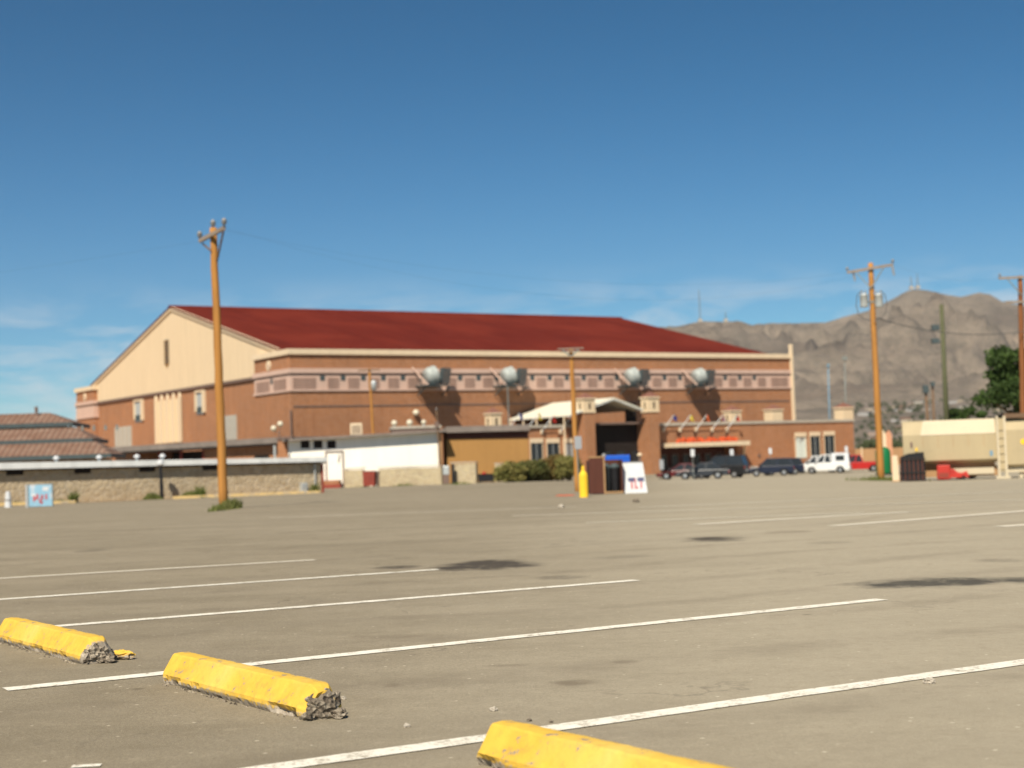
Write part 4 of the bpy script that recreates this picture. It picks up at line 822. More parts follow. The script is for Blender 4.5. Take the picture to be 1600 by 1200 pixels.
# ------------------------------------------------------------------ wheel stops in the foreground
def stopmat():
    m, nt, b = mat0('chipped_yellow_concrete', .88); v = tex(nt); n = noi(nt, v, 9, 8, .7); n2 = noi(nt, v, 38, 6, .7); n0 = noi(nt, v, 2.2, 4)
    c = mix(nt, rng(nt, n, .3, .7), (.70,.46,.065), (.56,.34,.045)); c = mix(nt, rng(nt, n0, .5, .75, 0, .5), c, (.74,.55,.19))
    con = mix(nt, rng(nt, n2, .35, .65), (.42,.37,.30), (.20,.165,.13))
    g = N(nt, 'ShaderNodeSeparateXYZ'); nt.links.new(v, g.inputs[0])
    chips = rng(nt, math2(nt, 'ADD', n, math2(nt, 'MULTIPLY', n2, .55)), .90, .945)
    low = math2(nt, 'MULTIPLY', rng(nt, math2(nt, 'ADD', g.outputs[2], math2(nt, 'MULTIPLY', math2(nt, 'SUBTRACT', n2, .5), .09)), .022, .034, 1, 0), 1)  # bare concrete along the foot; its colour also stands for the undercut's shadow
    xe_ = rng(nt, math2(nt, 'ADD', g.outputs[0], math2(nt, 'ADD', math2(nt, 'MULTIPLY', math2(nt, 'SUBTRACT', n, .5), .22), math2(nt, 'MULTIPLY', g.outputs[2], -.5))), 1.715, 1.735)
    f = math2(nt, 'MAXIMUM', math2(nt, 'MAXIMUM', chips, low), xe_); c = mix(nt, f, c, con)
    c = mix(nt, rng(nt, noi(nt, v, 16, 6, .7), .54, .68, 0, .40), c, (.30,.19,.07))
    nt.links.new(c, b.inputs['Base Color']); bump(nt, b, n2, .5, .006); return m
M['stop'] = stopmat()
m, nt, b = mat0('broken_aggregate', .95); v = tex(nt); vo = N(nt, 'ShaderNodeTexVoronoi'); vo.inputs['Scale'].default_value = 45; nt.links.new(v, vo.inputs['Vector']); sp_ = N(nt, 'ShaderNodeSeparateColor'); nt.links.new(vo.outputs['Color'], sp_.inputs[0])
c_ = mix(nt, sp_.outputs[0], (.12,.095,.07), (.36,.31,.24)); c_ = mix(nt, rng(nt, noi(nt, v, 22, 5, .7), .5, .62, 0, .9), c_, (.05,.04,.03)); nt.links.new(c_, b.inputs['Base Color']); bump(nt, b, vo.outputs['Distance'], .8, .02); M['aggr'] = m
def rock(c, r, seed, m_, name, parent=None, sq=(1,1,1)):
    mb = MB(); n = 18
    for i in range(n+1):
        th = math.pi*i/n
        for j in range(n):
            ph = 2*math.pi*j/n; d = Vector((math.sin(th)*math.cos(ph), math.sin(th)*math.sin(ph), math.cos(th)))
            k = 1+.42*noise.noise(d*1.7+Vector((seed,0,0)))+.28*noise.noise(d*4.5+Vector((0,seed,0)))+.12*noise.noise(d*10)
            mb.v.append((c[0]+d.x*r*k*sq[0], c[1]+d.y*r*k*sq[1], c[2]+d.z*r*k*sq[2]))
    for i in range(n):
        for j in range(n): a = i*n+j; b_ = i*n+(j+1) % n; mb.f.append((a, b_, b_+n, a+n))
    return mb.build(name, m_, parent)
def wheelstop(lab, a, b_, seed, eroded=1.0, tail=True):
    """a: left/back bottom corner of the visible side, b_: right/front one"""
    a = Vector(a); b_ = Vector(b_); L = (b_-a).length; an_ = math.atan2(b_.y-a.y, b_.x-a.x)
    o = thing('wheel_stop', lab, 'wheel stop', (a.x, a.y, 0), an_, 'yellow concrete wheel stops')
    # local: x along, visible side is -y
    prf = [(.205,0),(.205,.045),(.165,.095),(.150,.128),(.142,.135),(.105,.138),(.068,.135),(.058,.128),(.030,.085),(.012,.058),(.002,.046),(.0,.030),(.004,.016),(.012,0)]
    n = 150; mb = MB(); k = len(prf)
    for i in range(n+1):
        x = L*i/n
        for j, (y, z) in enumerate(prf):
            p = Vector((x, y*1.06, z*1.1)); q = p*6+Vector((seed,seed,0))
            d = .0018*noise.noise(q)+.0012*noise.noise(q*4)+.0008*noise.noise(q*12)
            if z < .06 and y < .1:
                e = max(0, noise.noise(Vector((x*3.2+seed*2, z*6, 0)))*.9+noise.noise(Vector((x*11+seed, z*20, 1)))*.75+noise.noise(Vector((x*34+seed, z*45, 2)))*.35-.02)*eroded
                w = ss((.058-z)/.05); p.y += e*.05*w; 
            endf = max(0, 1-(L-x)/.10); endl = max(0, 1-x/.035)
            p.x -= endf*(.020+.05*abs(noise.noise(Vector((y*14+seed, z*20, 3))))) ; p.y += (.09-p.y)*endf**2*.28; p.z *= 1-endf**2*.20-endl*.06
            p.x += endl*(.012+.03*(z/.13)) ; p.y += (.1-p.y)*endl*.08
            p += Vector((0, d, d)); p.z = max(p.z, .001)
            mb.v.append(tuple(p))
    for i in range(n):
        for j in range(k-1): s = i*k+j; mb.f.append((s, s+1, s+k+1, s+k))
    mb.f.append(tuple(range(k))); mb.f.append(tuple(n*k+j for j in range(k)))
    mb.build('body', M['stop'], o)
    if tail:
        rock((L-.045,.105,.050), .070, seed, M['aggr'], 'broken_end', o, (.6,1.15,.9)); rock((L-.01,.16,.018), .038, seed+3, M['aggr'], 'broken_end', o, (1.3,1.,.6))
        rock((L-.045,.04,.018), .028, seed+5, M['aggr'], 'broken_end', o)
    mb = MB(); rnd = random.Random(seed)
    for i in range(60):
        x = rnd.uniform(.1, L-.05); y = -abs(rnd.gauss(0,.012))-.001; r = rnd.uniform(.003,.009)
        mb.add([(x-r,y-r*.7,0),(x+r,y-r,0),(x+r*.8,y+r,0),(x-r,y+r,0),(x,y,r*1.3)], [(0,1,4),(1,2,4),(2,3,4),(3,0,4)])
    cr_ = mb.build('crumbs', M['aggr'], o); cr_['kind'] = 'stuff'
    return o
s2a, s2b = G(249,1067), G(478,1129); wheelstop('yellow wheel stop in the middle of the three, crossing a white line', s2a, s2b, 3.3)
s1b = G(130,1040); dS = (s2b-s2a).normalized(); wheelstop('yellow wheel stop cut by the left edge of the photo, with broken dark end', s1b-dS*1.83, s1b, 9.1, .6)
s3a = G(738,1196); wheelstop('nearest yellow wheel stop, cut by the bottom edge of the photo', s3a, s3a+dS*1.83, 14.7, 1.2, False)
ch = rock((0,0,.022), .05, 4.2, M['stop'], 'concrete_chunk', None, (1.6,.8,.55)); ch.location = G(190,1030); ch.rotation_euler.z = -.4; tag(ch, 'broken yellow-edged chunk of concrete beside the left wheel stop', 'rubble')
for i, (u, v_, r, lab) in enumerate([(771,1111,.014,'small pale pebble behind the nearest wheel stop'),(636,1136,.012,'small white pebble on the asphalt between two wheel stops'),(536,1093,.012,'tiny pale pebble right of the middle wheel stop'),(827,1127,.009,'tiny dark pebble just above the nearest wheel stop'),(861,1129,.008,'tiny dark pebble by the white line near the nearest stop'),(877,793,.06,'small pale lump of rubble on the lot left of the bollard'),(994,785,.07,'small dark lump on the lot below the white board'),(1452,1068,.02,'small white scrap on the far side of the long line')]):
    p = G(u, v_); k = rock((0,0,r*.5), r, i+.5, M['concrete'] if i in (0,1,2,5,7) else M['aggr'], 'pebble', None, (1.2,1,.8)); k.location = p; tag(k, lab, 'pebble', 'loose pebbles on the asphalt')

# ------------------------------------------------------------------ bollard, boards, bins in the middle
p = G(912.5,777); s = p.y/F
t = thing('bollard', 'bright yellow bollard with a narrow neck on top', 'bollard', p)
MB().lathe((0,0,-.05), [(7*s,0),(7*s,(777-744)*s+.05),(6.4*s,(777-741)*s+.06),(3*s,(777-737)*s+.06)], 20).build('post', M['yellow'], t, smooth=False, bev=.01)
MB().lathe((0,0,(777-738)*s), [(3*s,0),(2.4*s,4*s),(2*s,9*s),(1.5*s,10*s)], 14).build('neck', M['yellow'], t)
p = G(906,771); s = p.y/F; t = thing('sign_post', 'grey sign seen from behind on a thin post above the yellow bollard', 'sign', p)
MB().cyl((0,0,-.1),(-.06,0,(771-683)*s),.03,n=8).build('post', M['greypole'], t); MB().box(-.14,.14,-.03,-.01,(771-702)*s,(771-682)*s).build('sign_panel', M['signgrey'], t, bev=.004)
# brown screen booth
p = G(922,773); s = p.y/F; w = (975-922)*s
t = thing('refuse_booth', 'dark brown open-fronted booth holding bins, between bollard and white board', 'booth', p, rad(3))
hB = (773-716)*s
MB().box(0,.42*w,0,.05,.03,hB).build('panel', M['brownboard'], t); mb = MB(); mb.box(0,w,.95,1.0,.03,hB*.93); mb.box(w-.05,w,.05,.95,.03,hB*.93); mb.box(0,.05,.05,.95,.03,hB*.93); mb.build('screen', M['brownboard'], t)
mb = MB(); mb.box(.42*w,.42*w+.06,-.01,.06,0,hB+.04); mb.box(-.02,.42*w,-.01,.06,hB,hB+.05); mb.box(.42*w+.06,w,0,.06,.02,.09); mb.build('frame', M['timber'], t)
for i, (x, m_, l) in enumerate(((.54,'glass','first dark green bin inside the brown booth, beside its pale post'),(.80,'black','second dark bin inside the brown booth, beside the white board'))):
    q = thing('bin', l, 'bin', Matrix.Translation(p) @ Matrix.Rotation(rad(3),4,'Z') @ Vector((x*w,.5,.03)), rad(3), 'bins in the brown booth')
    MB().lathe((0,0,0), [(.14,0),(.17,.75),(.18,.9)], 16).build('body', M['glass' if i == 0 else 'black'], q); MB().lathe((0,0,.9), [(.19,0),(.19,.05),(.12,.14),(.02,.17)], 16).build('lid', M['slate'], q)
q = thing('lamp_globe', 'small pale globe lamp above the brown booth', 'lamp', at(943.5,712,p.y+1.2)); MB().lathe((0,0,0), [(.01,-.08),(.07,-.04),(.085,0),(.06,.06),(.01,.08)], 12).build('globe', M['insul'], q, smooth=True); MB().cyl((0,0,-.08),(0,0,-at(943.5,712,p.y+1.2).z+gz(2,60)),.025,n=8).build('post', M['slate'], q)
q0_ = at(968,722,p.y+2.6); q = thing('blue_tub', 'bright blue plastic tub lid behind the white board', 'tub', (q0_.x, q0_.y, gz(q0_.x, q0_.y))); hq = at(968,711,p.y+2.6).z-gz(q0_.x,q0_.y)
MB().prism([(-.42,0),(.42,0),(.48,hq-.3),(-.48,hq-.3)], 1, 0, .7).build('body', M['black'], q); MB().box(-.52,.40,-.05,.75,hq-.3,hq).build('lid', M['bluebin'], q, bev=.03)
# white A-board with lettering
p = G(978,771); s = p.y/F
t = thing('sandwich_board', 'white sandwich board with dark and red letters', 'sign board', p, rad(2))
H_ = (771-723)*s; Wb = 34*s
mb = MB(); mb.add([(-.05,0,0),(Wb,0,0),(Wb*.86,.28,H_),(-.08,.28,H_),(-.05,.03,0),(Wb,.03,0),(Wb*.86,.31,H_),(-.08,.31,H_)], [(0,1,2,3),(7,6,5,4),(0,4,5,1),(1,5,6,2),(2,6,7,3),(3,7,4,0)]); fp_ = mb.build('front_panel', M['signwhite'], t)
mb = MB(); mb.add([(-.05,.62,0),(Wb,.62,0),(Wb*.86,.34,H_),(-.08,.34,H_),(-.05,.59,0),(Wb,.59,0),(Wb*.86,.31,H_),(-.08,.31,H_)], [(0,1,2,3),(7,6,5,4),(0,4,5,1),(1,5,6,2),(2,6,7,3),(3,7,4,0)]); mb.build('rear_panel', M['signwhite'], t)
mb = MB(); mb.box(-.09,Wb*.87,.27,.36,H_-.02,H_+.02); mb.build('hinge_rail', M['insul'], t)
def slant(mb, x0, x1, z0, z1):
    k = .28/H_; mb.add([(x0,z0*k-.004,z0),(x1,z0*k-.004,z0),(x1,z1*k-.004,z1),(x0,z1*k-.004,z1),(x0,z0*k-.012,z0),(x1,z0*k-.012,z0),(x1,z1*k-.012,z1),(x0,z1*k-.012,z1)], [(0,1,2,3),(4,5,6,7),(0,1,5,4),(1,2,6,5),(2,3,7,6),(3,0,4,7)])
zb_, zt2, zm_ = .16, .56, .42
for lx, kind in ((.16,'T'),(.34,'L'),(.50,'T')):
    if kind == 'T':
        mb = MB(); slant(mb, lx-.05, lx+.19, zm_, zt2); mb.build('letter_t', M['bluepaint'], fp_); mb = MB(); slant(mb, lx+.045, lx+.105, zb_, zm_); mb.build('letter_t_stem', M['redpaint'], fp_)
    else:
        mb = MB(); slant(mb, lx, lx+.05, zb_, zt2-.02); slant(mb, lx+.05, lx+.12, zb_, zb_+.07); mb.build('letter_l', M['redpaint'], fp_)
# stub post with cream cap right of the board
p = G(1000,752); p = at(1000.5,735,100); t = thing('post', 'short dark post with a cream cap in front of the right entrance tower', 'post', (p.x, p.y, gz(p.x,p.y))); hz_ = at(1000.5,712,100).z-gz(p.x,p.y)
MB().cyl((0,0,0),(0,0,hz_),.09,n=10).build('shaft', M['darkledge'], t); MB().lathe((0,0,hz_), [(.17,0),(.17,.08),(.05,.18)], 12).build('cap', M['cream_trim'], t)

# ------------------------------------------------------------------ left foreground signs
M['mural'] = plain('printed_picture', (.23,.42,.56), .5, 0, .10, 1.2, dirt=((.62,.60,.62), .50))
p = G(45,793); s = p.y/F
t = thing('picture_sign', 'pale blue printed sign board with a grey side panel at the left edge', 'sign board', p, rad(4))
w = 36*s; hS_ = 35*s; pn = MB().box(0,w,0,.06,.04,hS_).build('panel', M['mural'], t); mb = MB(); mb.box(-.05,0,-.03,.09,0,hS_+.05); mb.box(w,w+.05,-.03,.09,0,hS_+.05); mb.build('frame', M['greypole'], t)
MB().add([(-.05,.1,0),(-.32,.9,0),(-.32,.9,hS_),(-.05,.1,hS_),(-.09,.08,0),(-.36,.88,0),(-.36,.88,hS_),(-.09,.08,hS_)], [(0,1,2,3),(4,5,6,7),(0,1,5,4),(2,3,7,6),(1,2,6,5),(0,3,7,4)]).build('side_panel', M['signwhite'], t)
mb = MB(); rnd = random.Random(5)
for i in range(9):
    x = .25+rnd.random()*(w-.5); z = .16+rnd.random()*hS_*.25; mb.box(x-.05,x+.05,-.012,-.002,z,z+.08+rnd.random()*.2)
mb.build('print', M['redpaint'], pn); mb = MB(); mb.box(w*.60,w*.85,-.01,-.002,hS_*.72,hS_*.9); mb.box(w*.1,w*.3,-.01,-.002,hS_*.5,hS_*.6); mb.build('print', M['signwhite'], pn)
p = G(13,793); s = p.y/F; t = thing('marker_post', 'squat white tapered marker post left of the blue sign', 'post', p); MB().lathe((0,0,0), [(5.5*s,0),(5*s,10*s),(3.6*s,24*s),(1.5*s,25*s)], 14).build('shaft', M['signwhite'], t)
MB().lathe((0,0,10*s), [(5.1*s,0),(5.0*s,3*s)], 14).build('band', M['insul'], t)
p = GS(253,-1.0); s = p.y/F; t = thing('lamp_post', 'dark post with a white cap in front of the stone shed', 'lamp post', p); MB().cyl((0,0,0),(-.05,0,52*s),.13,.09,10).build('shaft', M['black'], t); MB().lathe((-.05,0,52*s), [(.1,0),(.22,.1),(.2,.3),(.05,.4)], 12).build('lamp_cap', M['signwhite'], t)
# ------------------------------------------------------------------ red bin, cart, pump
def skip(lab, u0_, u1_, vt_, vb_, Y, depth, m_, name='skip_bin', cat='bin', ribs=4):
    a = at(u0_, vb_, Y); b_ = at(u1_, vb_, Y); hh_ = at(u0_, vt_, Y).z-a.z; w = b_.x-a.x
    t = thing(name, lab, cat, (a.x, Y, gz(a.x, Y)), 0); MB().prism([(.04,.1),(w-.04,.1),(w,hh_*.96),(0,hh_*.96)], 1, 0, depth).build('body', m_, t)
    mb = MB(); mb.box(-.05,w+.05,-.05,depth+.05,hh_*.96,hh_); mb.build('rim', m_, t)
    for k in range(ribs): x = w*(k+.5)/ribs; MB().box(x-.04,x+.04,-.06,0,.12,hh_*.95).build('rib', m_, t)
    for x in (.12, w-.2): MB().box(x,x+.12,.1,depth-.1,0,.1).build('skid', M['black'], t)
    return t
skip('rust red metal bin at the foot of the slim pole by the white building', 567,586,732,757,146,1.4,M['rust'])
skip('dark side bin with pipe just right of the rust red bin', 587,592,733,757,146.5,.9,M['darkledge'], ribs=1)
t = skip('low black cart with red top, left of the bushes', 747,773,741,755,146,1.2,M['black'],'cart','cart',2)
MB().lathe((.6,.3,.85), [(.2,0),(.2,.12),(.05,.2)], 10).build('lid', M['redbox'], t)
p = at(697,757,146); t = thing('fuel_pump', 'small grey and black machine beside the corner pole', 'machine', (p.x,p.y,gz(p.x,p.y)))
MB().box(-.3,.3,0,.4,0,.9).build('base', M['darkledge'], t); MB().box(-.25,.35,-.02,.4,.9,1.75).build('housing', M['greymetal'], t, bev=.05); MB().box(.55,.85,0,.3,0,1.9).build('black_column', M['black'], t, bev=.03)
p = at(515,757,151.5); t = thing('brick_steps', 'low red brick steps in front of the white doorway', 'steps', (p.x-.3,p.y-2.3,gz(p.x,150))); MB().box(-.3,1.5,0,2,-.2,.75).build('step', M['brick'], t); MB().box(-.3,1.7,-.6,0,-.2,.35).build('step', M['rust'], t)

# ------------------------------------------------------------------ foliage
def leaves(mb, c, r, n, size, rnd, shell=.55, squash=1.):
    for i in range(n):
        d = Vector((rnd.gauss(0,1), rnd.gauss(0,1), rnd.gauss(0,1))).normalized(); k = shell+(1-shell)*rnd.random()
        if noise.noise(d*2.1+Vector(c)) < -.18: continue
        p = Vector(c)+Vector((d.x*r[0], d.y*r[1], d.z*r[2]*squash))*k*(1+.25*noise.noise(d*3+Vector(c)*2))
        a = Vector((rnd.gauss(0,1), rnd.gauss(0,1), rnd.gauss(0,1))).normalized(); b_ = a.cross(Vector((rnd.gauss(0,1), rnd.gauss(0,1), rnd.gauss(0,1)))).normalized(); s = size*(.6+.8*rnd.random())
        mb.add([p-a*s, p-b_*s*.5, p+a*s, p+b_*s*.5], [(0,1,2,3)])
def bush(lab, u0_, u1_, vt_, vb_, Y, depth, m_, seed, size=.14, dens=1., group=None, name='bush', trunk=True, cat='bush'):
    rnd = random.Random(seed); a = at(u0_, vb_, Y); b_ = at(u1_, vt_, Y); w = b_.x-a.x; g = gz(a.x+w/2, Y); h = b_.z-g
    t = thing(name, lab, cat, (a.x+w/2, Y, g), 0, group); mb = MB(); N_ = int(14*dens)
    for k in range(N_):
        cx = rnd.uniform(-.45,.45)*w; cy = rnd.uniform(-.4,.4)*depth; hh_ = h*(.82+.25*rnd.random())*(1-abs(cx/w)**2*.8); cz = rnd.uniform(.25,.8)*hh_
        rr = min(w, h)*rnd.uniform(.24,.38); leaves(mb, (cx, cy, cz), (rr*1.1, rr, min(rr, hh_-cz)), int(330*dens), size, rnd)
    mb.build('foliage', m_, t)
    mb = MB()
    for k in range(6): x = rnd.uniform(-.3,.3)*w; mb.tube([(x*.5,0,-.1), (x*.8, rnd.uniform(-.2,.2), h*.35), (x, rnd.uniform(-.4,.4), h*.7)], [.06,.045,.02], 6)
    mb.build('stems', M['wooddark'], t); return t
M['leafbush2'] = leafmat('dark_bush_leaves', (.07,.09,.024), (.15,.15,.045), (.27,.20,.07)); M['leafred'] = leafmat('russet_leaves', (.11,.10,.03), (.22,.15,.045), (.36,.15,.05))
bush('pale olive bush, leftmost of the dense shrubs before the annex', 778,815,719,752,143,2.5,M['leafbush'],1,.13,1.3,'shrubs in front of the side annex')
bush('dark green bush in the middle of the dense shrubs', 808,852,714,752,144,2.8,M['leafbush2'],2,.13,1.6,'shrubs in front of the side annex')
bush('russet tinged tall shrub right of the middle in the row', 842,885,708,751,145,2.8,M['leafred'],3,.13,1.6,'shrubs in front of the side annex')
bush('olive shrub at the right end of the row beside the slim pole', 872,902,706,750,143,2.6,M['leafbush'],4,.13,1.3,'shrubs in front of the side annex')
def tree(lab, u, vb_, vt_, Y, w, m_, seed, size=.2, n=26, name='tree', group=None, lv=420):
    rnd = random.Random(seed); a = at(u, vb_, Y); g = -1.4 if Y < 600 else a.z; top = at(u, vt_, Y).z; h = top-g; t = thing(name, lab, 'tree', (a.x, Y, g), 0, group)
    mb = MB(); mb.tube([(0,0,-.3),(.1,0,h*.2),(.0,.1,h*.5),(.1,0,h*.8)], [h*.035,h*.028,h*.018,h*.006], 8); tips = []
    for k in range(9):
        z = h*rnd.uniform(.25,.7); an_ = rnd.uniform(0,6.28); L = w*rnd.uniform(.25,.48); tp = (math.cos(an_)*L, math.sin(an_)*L, z+h*rnd.uniform(.05,.22)); mb.tube([(0,0,z-.1), (tp[0]*.5, tp[1]*.5, z+.3), tp], [h*.013,h*.009,h*.003], 6); tips.append(tp)
    mb.build('trunk', M['wooddark'], t); mb = MB()
    for k in range(n):
        if k < len(tips): c = tips[k]
        else:
            an_ = rnd.uniform(0,6.28); z = rnd.uniform(.32,.93); R_ = w*.5*math.sin(math.pi*min(1,(z-.15)/.95))**.7*rnd.uniform(.3,1); c = (math.cos(an_)*R_, math.sin(an_)*R_, z*h)
        r = w*rnd.uniform(.09,.17); leaves(mb, c, (r*1.15, r*1.15, r*.75), lv, size, rnd, .35)
    mb.build('crown', m_, t); return t
tree('large dark green tree rising behind the trailers at the right edge', 1605,735,535,112,6.6,M['leafdark'],11,.19,62)
tree('small bushy green tree behind the tan trailer, left of the large tree', 1515,735,628,125,4.0,M['leafdark'],12,.15,18)
tree('second dark tree behind the large tree, just outside the right edge', 1650,735,545,125,7,M['leafdark'],14,.2,26)

def tuft(name, lab, u, v_, wpx, dpx, n, hgt, seed, m_='grass'):
    rnd = random.Random(seed); c = GS(u, -1.2) if (u < 500 and v_ < 790) else G(u, v_); s = c.y/F; mb = MB(); dy = .5 if (u < 500 and v_ < 790) else (G(u, v_-dpx)-G(u, v_+dpx)).length/2
    for i in range(n):
        x = c.x+rnd.gauss(0,.45)*wpx*s; y = c.y+rnd.gauss(0,.45)*dy; z = gz(x, y); h = hgt*(.4+.8*rnd.random())*math.exp(-((x-c.x)/(wpx*s*.8))**2); a = rnd.uniform(0,6.28); w = .012+hgt*.05; l = Vector((rnd.gauss(0,.35), rnd.gauss(0,.35), 1)).normalized()*h
        mb.add([(x-w*math.cos(a), y-w*math.sin(a), z), (x+w*math.cos(a), y+w*math.sin(a), z), (x+l.x, y+l.y, z+l.z)], [(0,1,2)])
    o = mb.build(name, M[m_]); tag(o, lab, 'grass'); o['kind'] = 'stuff'; return o
tuft('grass', 'low grass around the foot of the tall left pole', 349,797,11,1.5,1100,.24,21); tuft('grass', 'bright weed on the right side of the tall pole foot', 362,795,7,1.2,1000,.36,22)
tuft('grass', 'grass at the foot of the transformer pole', 1376,751,9,2,500,.3,23)
for i, (u, v_, w, h, n) in enumerate([(238,773,16,.5,500),(300,775,25,.5,900),(313,776,8,.8,300),(115,784,5,.8,300),(95,781,25,.3,300),(492,766,8,.7,300),(605,757,14,.8,400),(640,758,22,.35,400),(600,756,5,1.4,300),(25,785,20,.3,200),(575,759,18,.3,300),(720,756,25,.3,300)]):
    tuft('weeds', ['weeds along the wall base beside the dark post','green weed strip on the kerb left of the tall pole','upright weed on the yellow kerb left of the tall pole','small weed at the end of the left yellow kerb','dry grass behind the blue sign','weed at the right end of the stone shed','weeds at the foot of the stone wall right of the red bin','low weeds along the pale stone wall','tall thin weed beside the red bin','dry grass behind the white marker post','low weeds in front of the red bin','thin weeds under the short stone wall'][i], u, v_, w, 2, n, h, 40+i)

# ------------------------------------------------------------------ vehicles
def carpaint(name, col, rough=.4):
    m, nt, b = mat0(name, rough); v = tex(nt); n = noi(nt, v, 3, 6, .6); nt.links.new(mix(nt, rng(nt, n, .4, .75, 0, .35), col, tuple(x*.7+.09*.3 for x in col)), b.inputs['Base Color']); b.inputs['Coat Weight'].default_value = .2; b.inputs['Coat Roughness'].default_value = .15; return m
def arcpts(cx, r, z, n=8, sx=1): return [(cx+r*math.cos(math.pi*i/n)*sx, z+r*math.sin(math.pi*i/n)) for i in range(n+1)]
def vehicle(name, cat, lab, loc, rz, paint, kind, L, W_, H, roofm=None, group='vehicles parked by the annex'):
    t = thing(name, lab, cat, loc, rz, group); R_ = .34; fx, rx = L/2-.85, -L/2+.95; zb = .28; belt = H*.58; hw = W_/2
    front = L/2; rear = -L/2; hood = belt-.08
    bed = kind == 'pickup' or kind == 'camper'
    top = [(rear, zb+.15), (rear+.02, belt-(.02 if not bed else .0)), (-.1, belt), (front*.42, belt), (front*.5, hood), (front-.15, hood-.12), (front, hood-.3), (front, zb+.1), (front-.1, zb)]
    low = arcpts(fx, R_+.07, zb) + arcpts(rx, R_+.07, zb); low[0] = (fx+R_+.07, zb)
    poly = top + low + [(rear+.08, zb)]
    MB().prism(poly, 1, -hw, hw).build('body', paint, t, bev=.05)
    # cabin
    if kind == 'suv': c = [(rear+.08, belt, rear+.38, H), (front*.46, belt, front*.14, H)]
    elif kind == 'sedan': c = [(rear+.65, belt, rear+1.35, H), (front*.46, belt, front*.05, H)]
    else: c = [(-.55, belt, -.35, H), (front*.46, belt, front*.18, H)]
    (xa, _, xb, _), (xc, _, xd, _) = c; tw_ = hw-.22
    def cab(mb, e, z0, z1, x0o=0):
        f = lambda z: (z-belt)/(H-belt)
        P = []
        for z in (z0, z1):
            k = f(z); x0 = xa+(xb-xa)*k-e; x1 = xc+(xd-xc)*k+e; w = hw-.06+(tw_-hw+.06)*k+e; P += [(x0,-w,z),(x1,-w,z),(x1,w,z),(x0,w,z)]
        mb.add(P, [(3,2,1,0),(4,5,6,7),(0,1,5,4),(1,2,6,5),(2,3,7,6),(3,0,4,7)]); return mb
    cab(MB(), 0, belt, H-.07).build('windows', M['glass'], t); cab(MB(), .02, H-.09, H).build('roof', roofm or paint, t, bev=.03)
    for sy in (-1, 1):
        for (fa, fb) in ((0,0),(.5,.5),(1,1)):
            x0 = xa+(xc-xa)*fa; x1 = xb+(xd-xb)*fb; MB().bar((x0, sy*(hw-.05), belt-.02), (x1, sy*(tw_+.01), H-.06), .09, .05, (0,1,0)).build('pillar', roofm or paint, t)
    if kind == 'camper':
        mb = MB(); P = [(rear+.02,-hw+.04,belt),(-.6,-hw+.04,belt),(-.6,hw-.04,belt),(rear+.02,hw-.04,belt),(rear+.12,-hw+.2,H+.12),(-.5,-hw+.2,H+.12),(-.5,hw-.2,H+.12),(rear+.12,hw-.2,H+.12)]
        mb.add(P, [(3,2,1,0),(4,5,6,7),(0,1,5,4),(1,2,6,5),(2,3,7,6),(3,0,4,7)]); cs = mb.build('camper_shell', M['signwhite'], t, bev=.05)
        for sy in (-1,1): MB().box(rear+.5,-.95,sy*(hw-.12)-.07,sy*(hw-.12)+.07,belt+.15,H-.12).build('side_window', M['glass'], cs)
        MB().box(rear+.0,rear+.06,-hw+.3,hw-.3,belt+.12,H-.1).build('rear_window', M['glass'], cs)
    if kind == 'pickup': MB().box(rear+.12,-.62,-hw+.1,hw-.1,belt-.004,belt+.012).build('cargo_bed', M['black'], t)
    for x in (fx, rx):
        for sy in (-1, 1):
            y = sy*(hw-.11); w = MB().tube([(x,y-.11,R_),(x,y-.09,R_),(x,y+.09,R_),(x,y+.11,R_)], [R_-.04,R_,R_,R_-.04], 20).build('wheel', M['rubber'], t); MB().cyl((x,sy*(hw-.02),R_),(x,sy*(hw+.01),R_),R_*.58,R_*.5,14).build('rim', M['chrome'], w)
    for sy in (-1, 1):
        MB().box(front-.03,front+.015,sy*(hw-.35)-.16,sy*(hw-.35)+.16,hood-.42,hood-.25).build('headlight', M['insul'], t); MB().box(rear-.015,rear+.03,sy*(hw-.14)-.1,sy*(hw-.14)+.1,belt-.38,belt-.12).build('tail_light', M['redbox'], t)
        MB().box(front*.4,front*.4+.2,sy*(hw+.09)-.08,sy*(hw+.09)+.08,belt+.02,belt+.17).build('mirror', M['black'], t, bev=.03)
    for x in (rear-.05, front-.04): MB().box(x,x+.11,-hw+.05,hw-.05,zb+.06,zb+.26).build('bumper', M['greymetal'] if bed else M['black'], t, bev=.03)
    MB().box(front-.02,front+.02,-.45,.45,hood-.42,hood-.22).build('grille', M['black'], t)
    MB().box(rear-.02,rear+.01,-.2,.2,zb+.32,zb+.45).build('licence_plate', M['signwhite'], t)
    for sy in (-1,1): MB().box(.18,.3,sy*hw-.015,sy*hw+.015,belt-.16,belt-.12).build('door_handle', M['black'], t)
    return t
P_blue = carpaint('navy_car_paint', (.010,.016,.038)); P_wh = carpaint('white_car_paint', (.68,.69,.68)); P_red = carpaint('red_car_paint', (.42,.015,.012)); P_dred = carpaint('dark_red_car_paint', (.10,.008,.009)); P_blk = carpaint('black_car_paint', (.012,.012,.013)); P_dk = carpaint('charcoal_car_paint', (.028,.033,.042))
def park(name, cat, lab, u, v_, Y, rz, *a, **k):
    p = at(u, v_, Y); p.z = gz(p.x, p.y); return vehicle(name, cat, lab, p, rad(rz), *a, **k)
FAC = 33
park('parked_suv','suv','navy blue SUV parked side-on before the brick wall, nearer of the two',1204,743,147,180-8,P_blue,'suv',4.4,1.8,1.7)
park('parked_suv','suv','second navy SUV partly hidden behind the first, nose further right',1221,742.5,153,180+5,P_blue,'suv',4.2,1.8,1.66)
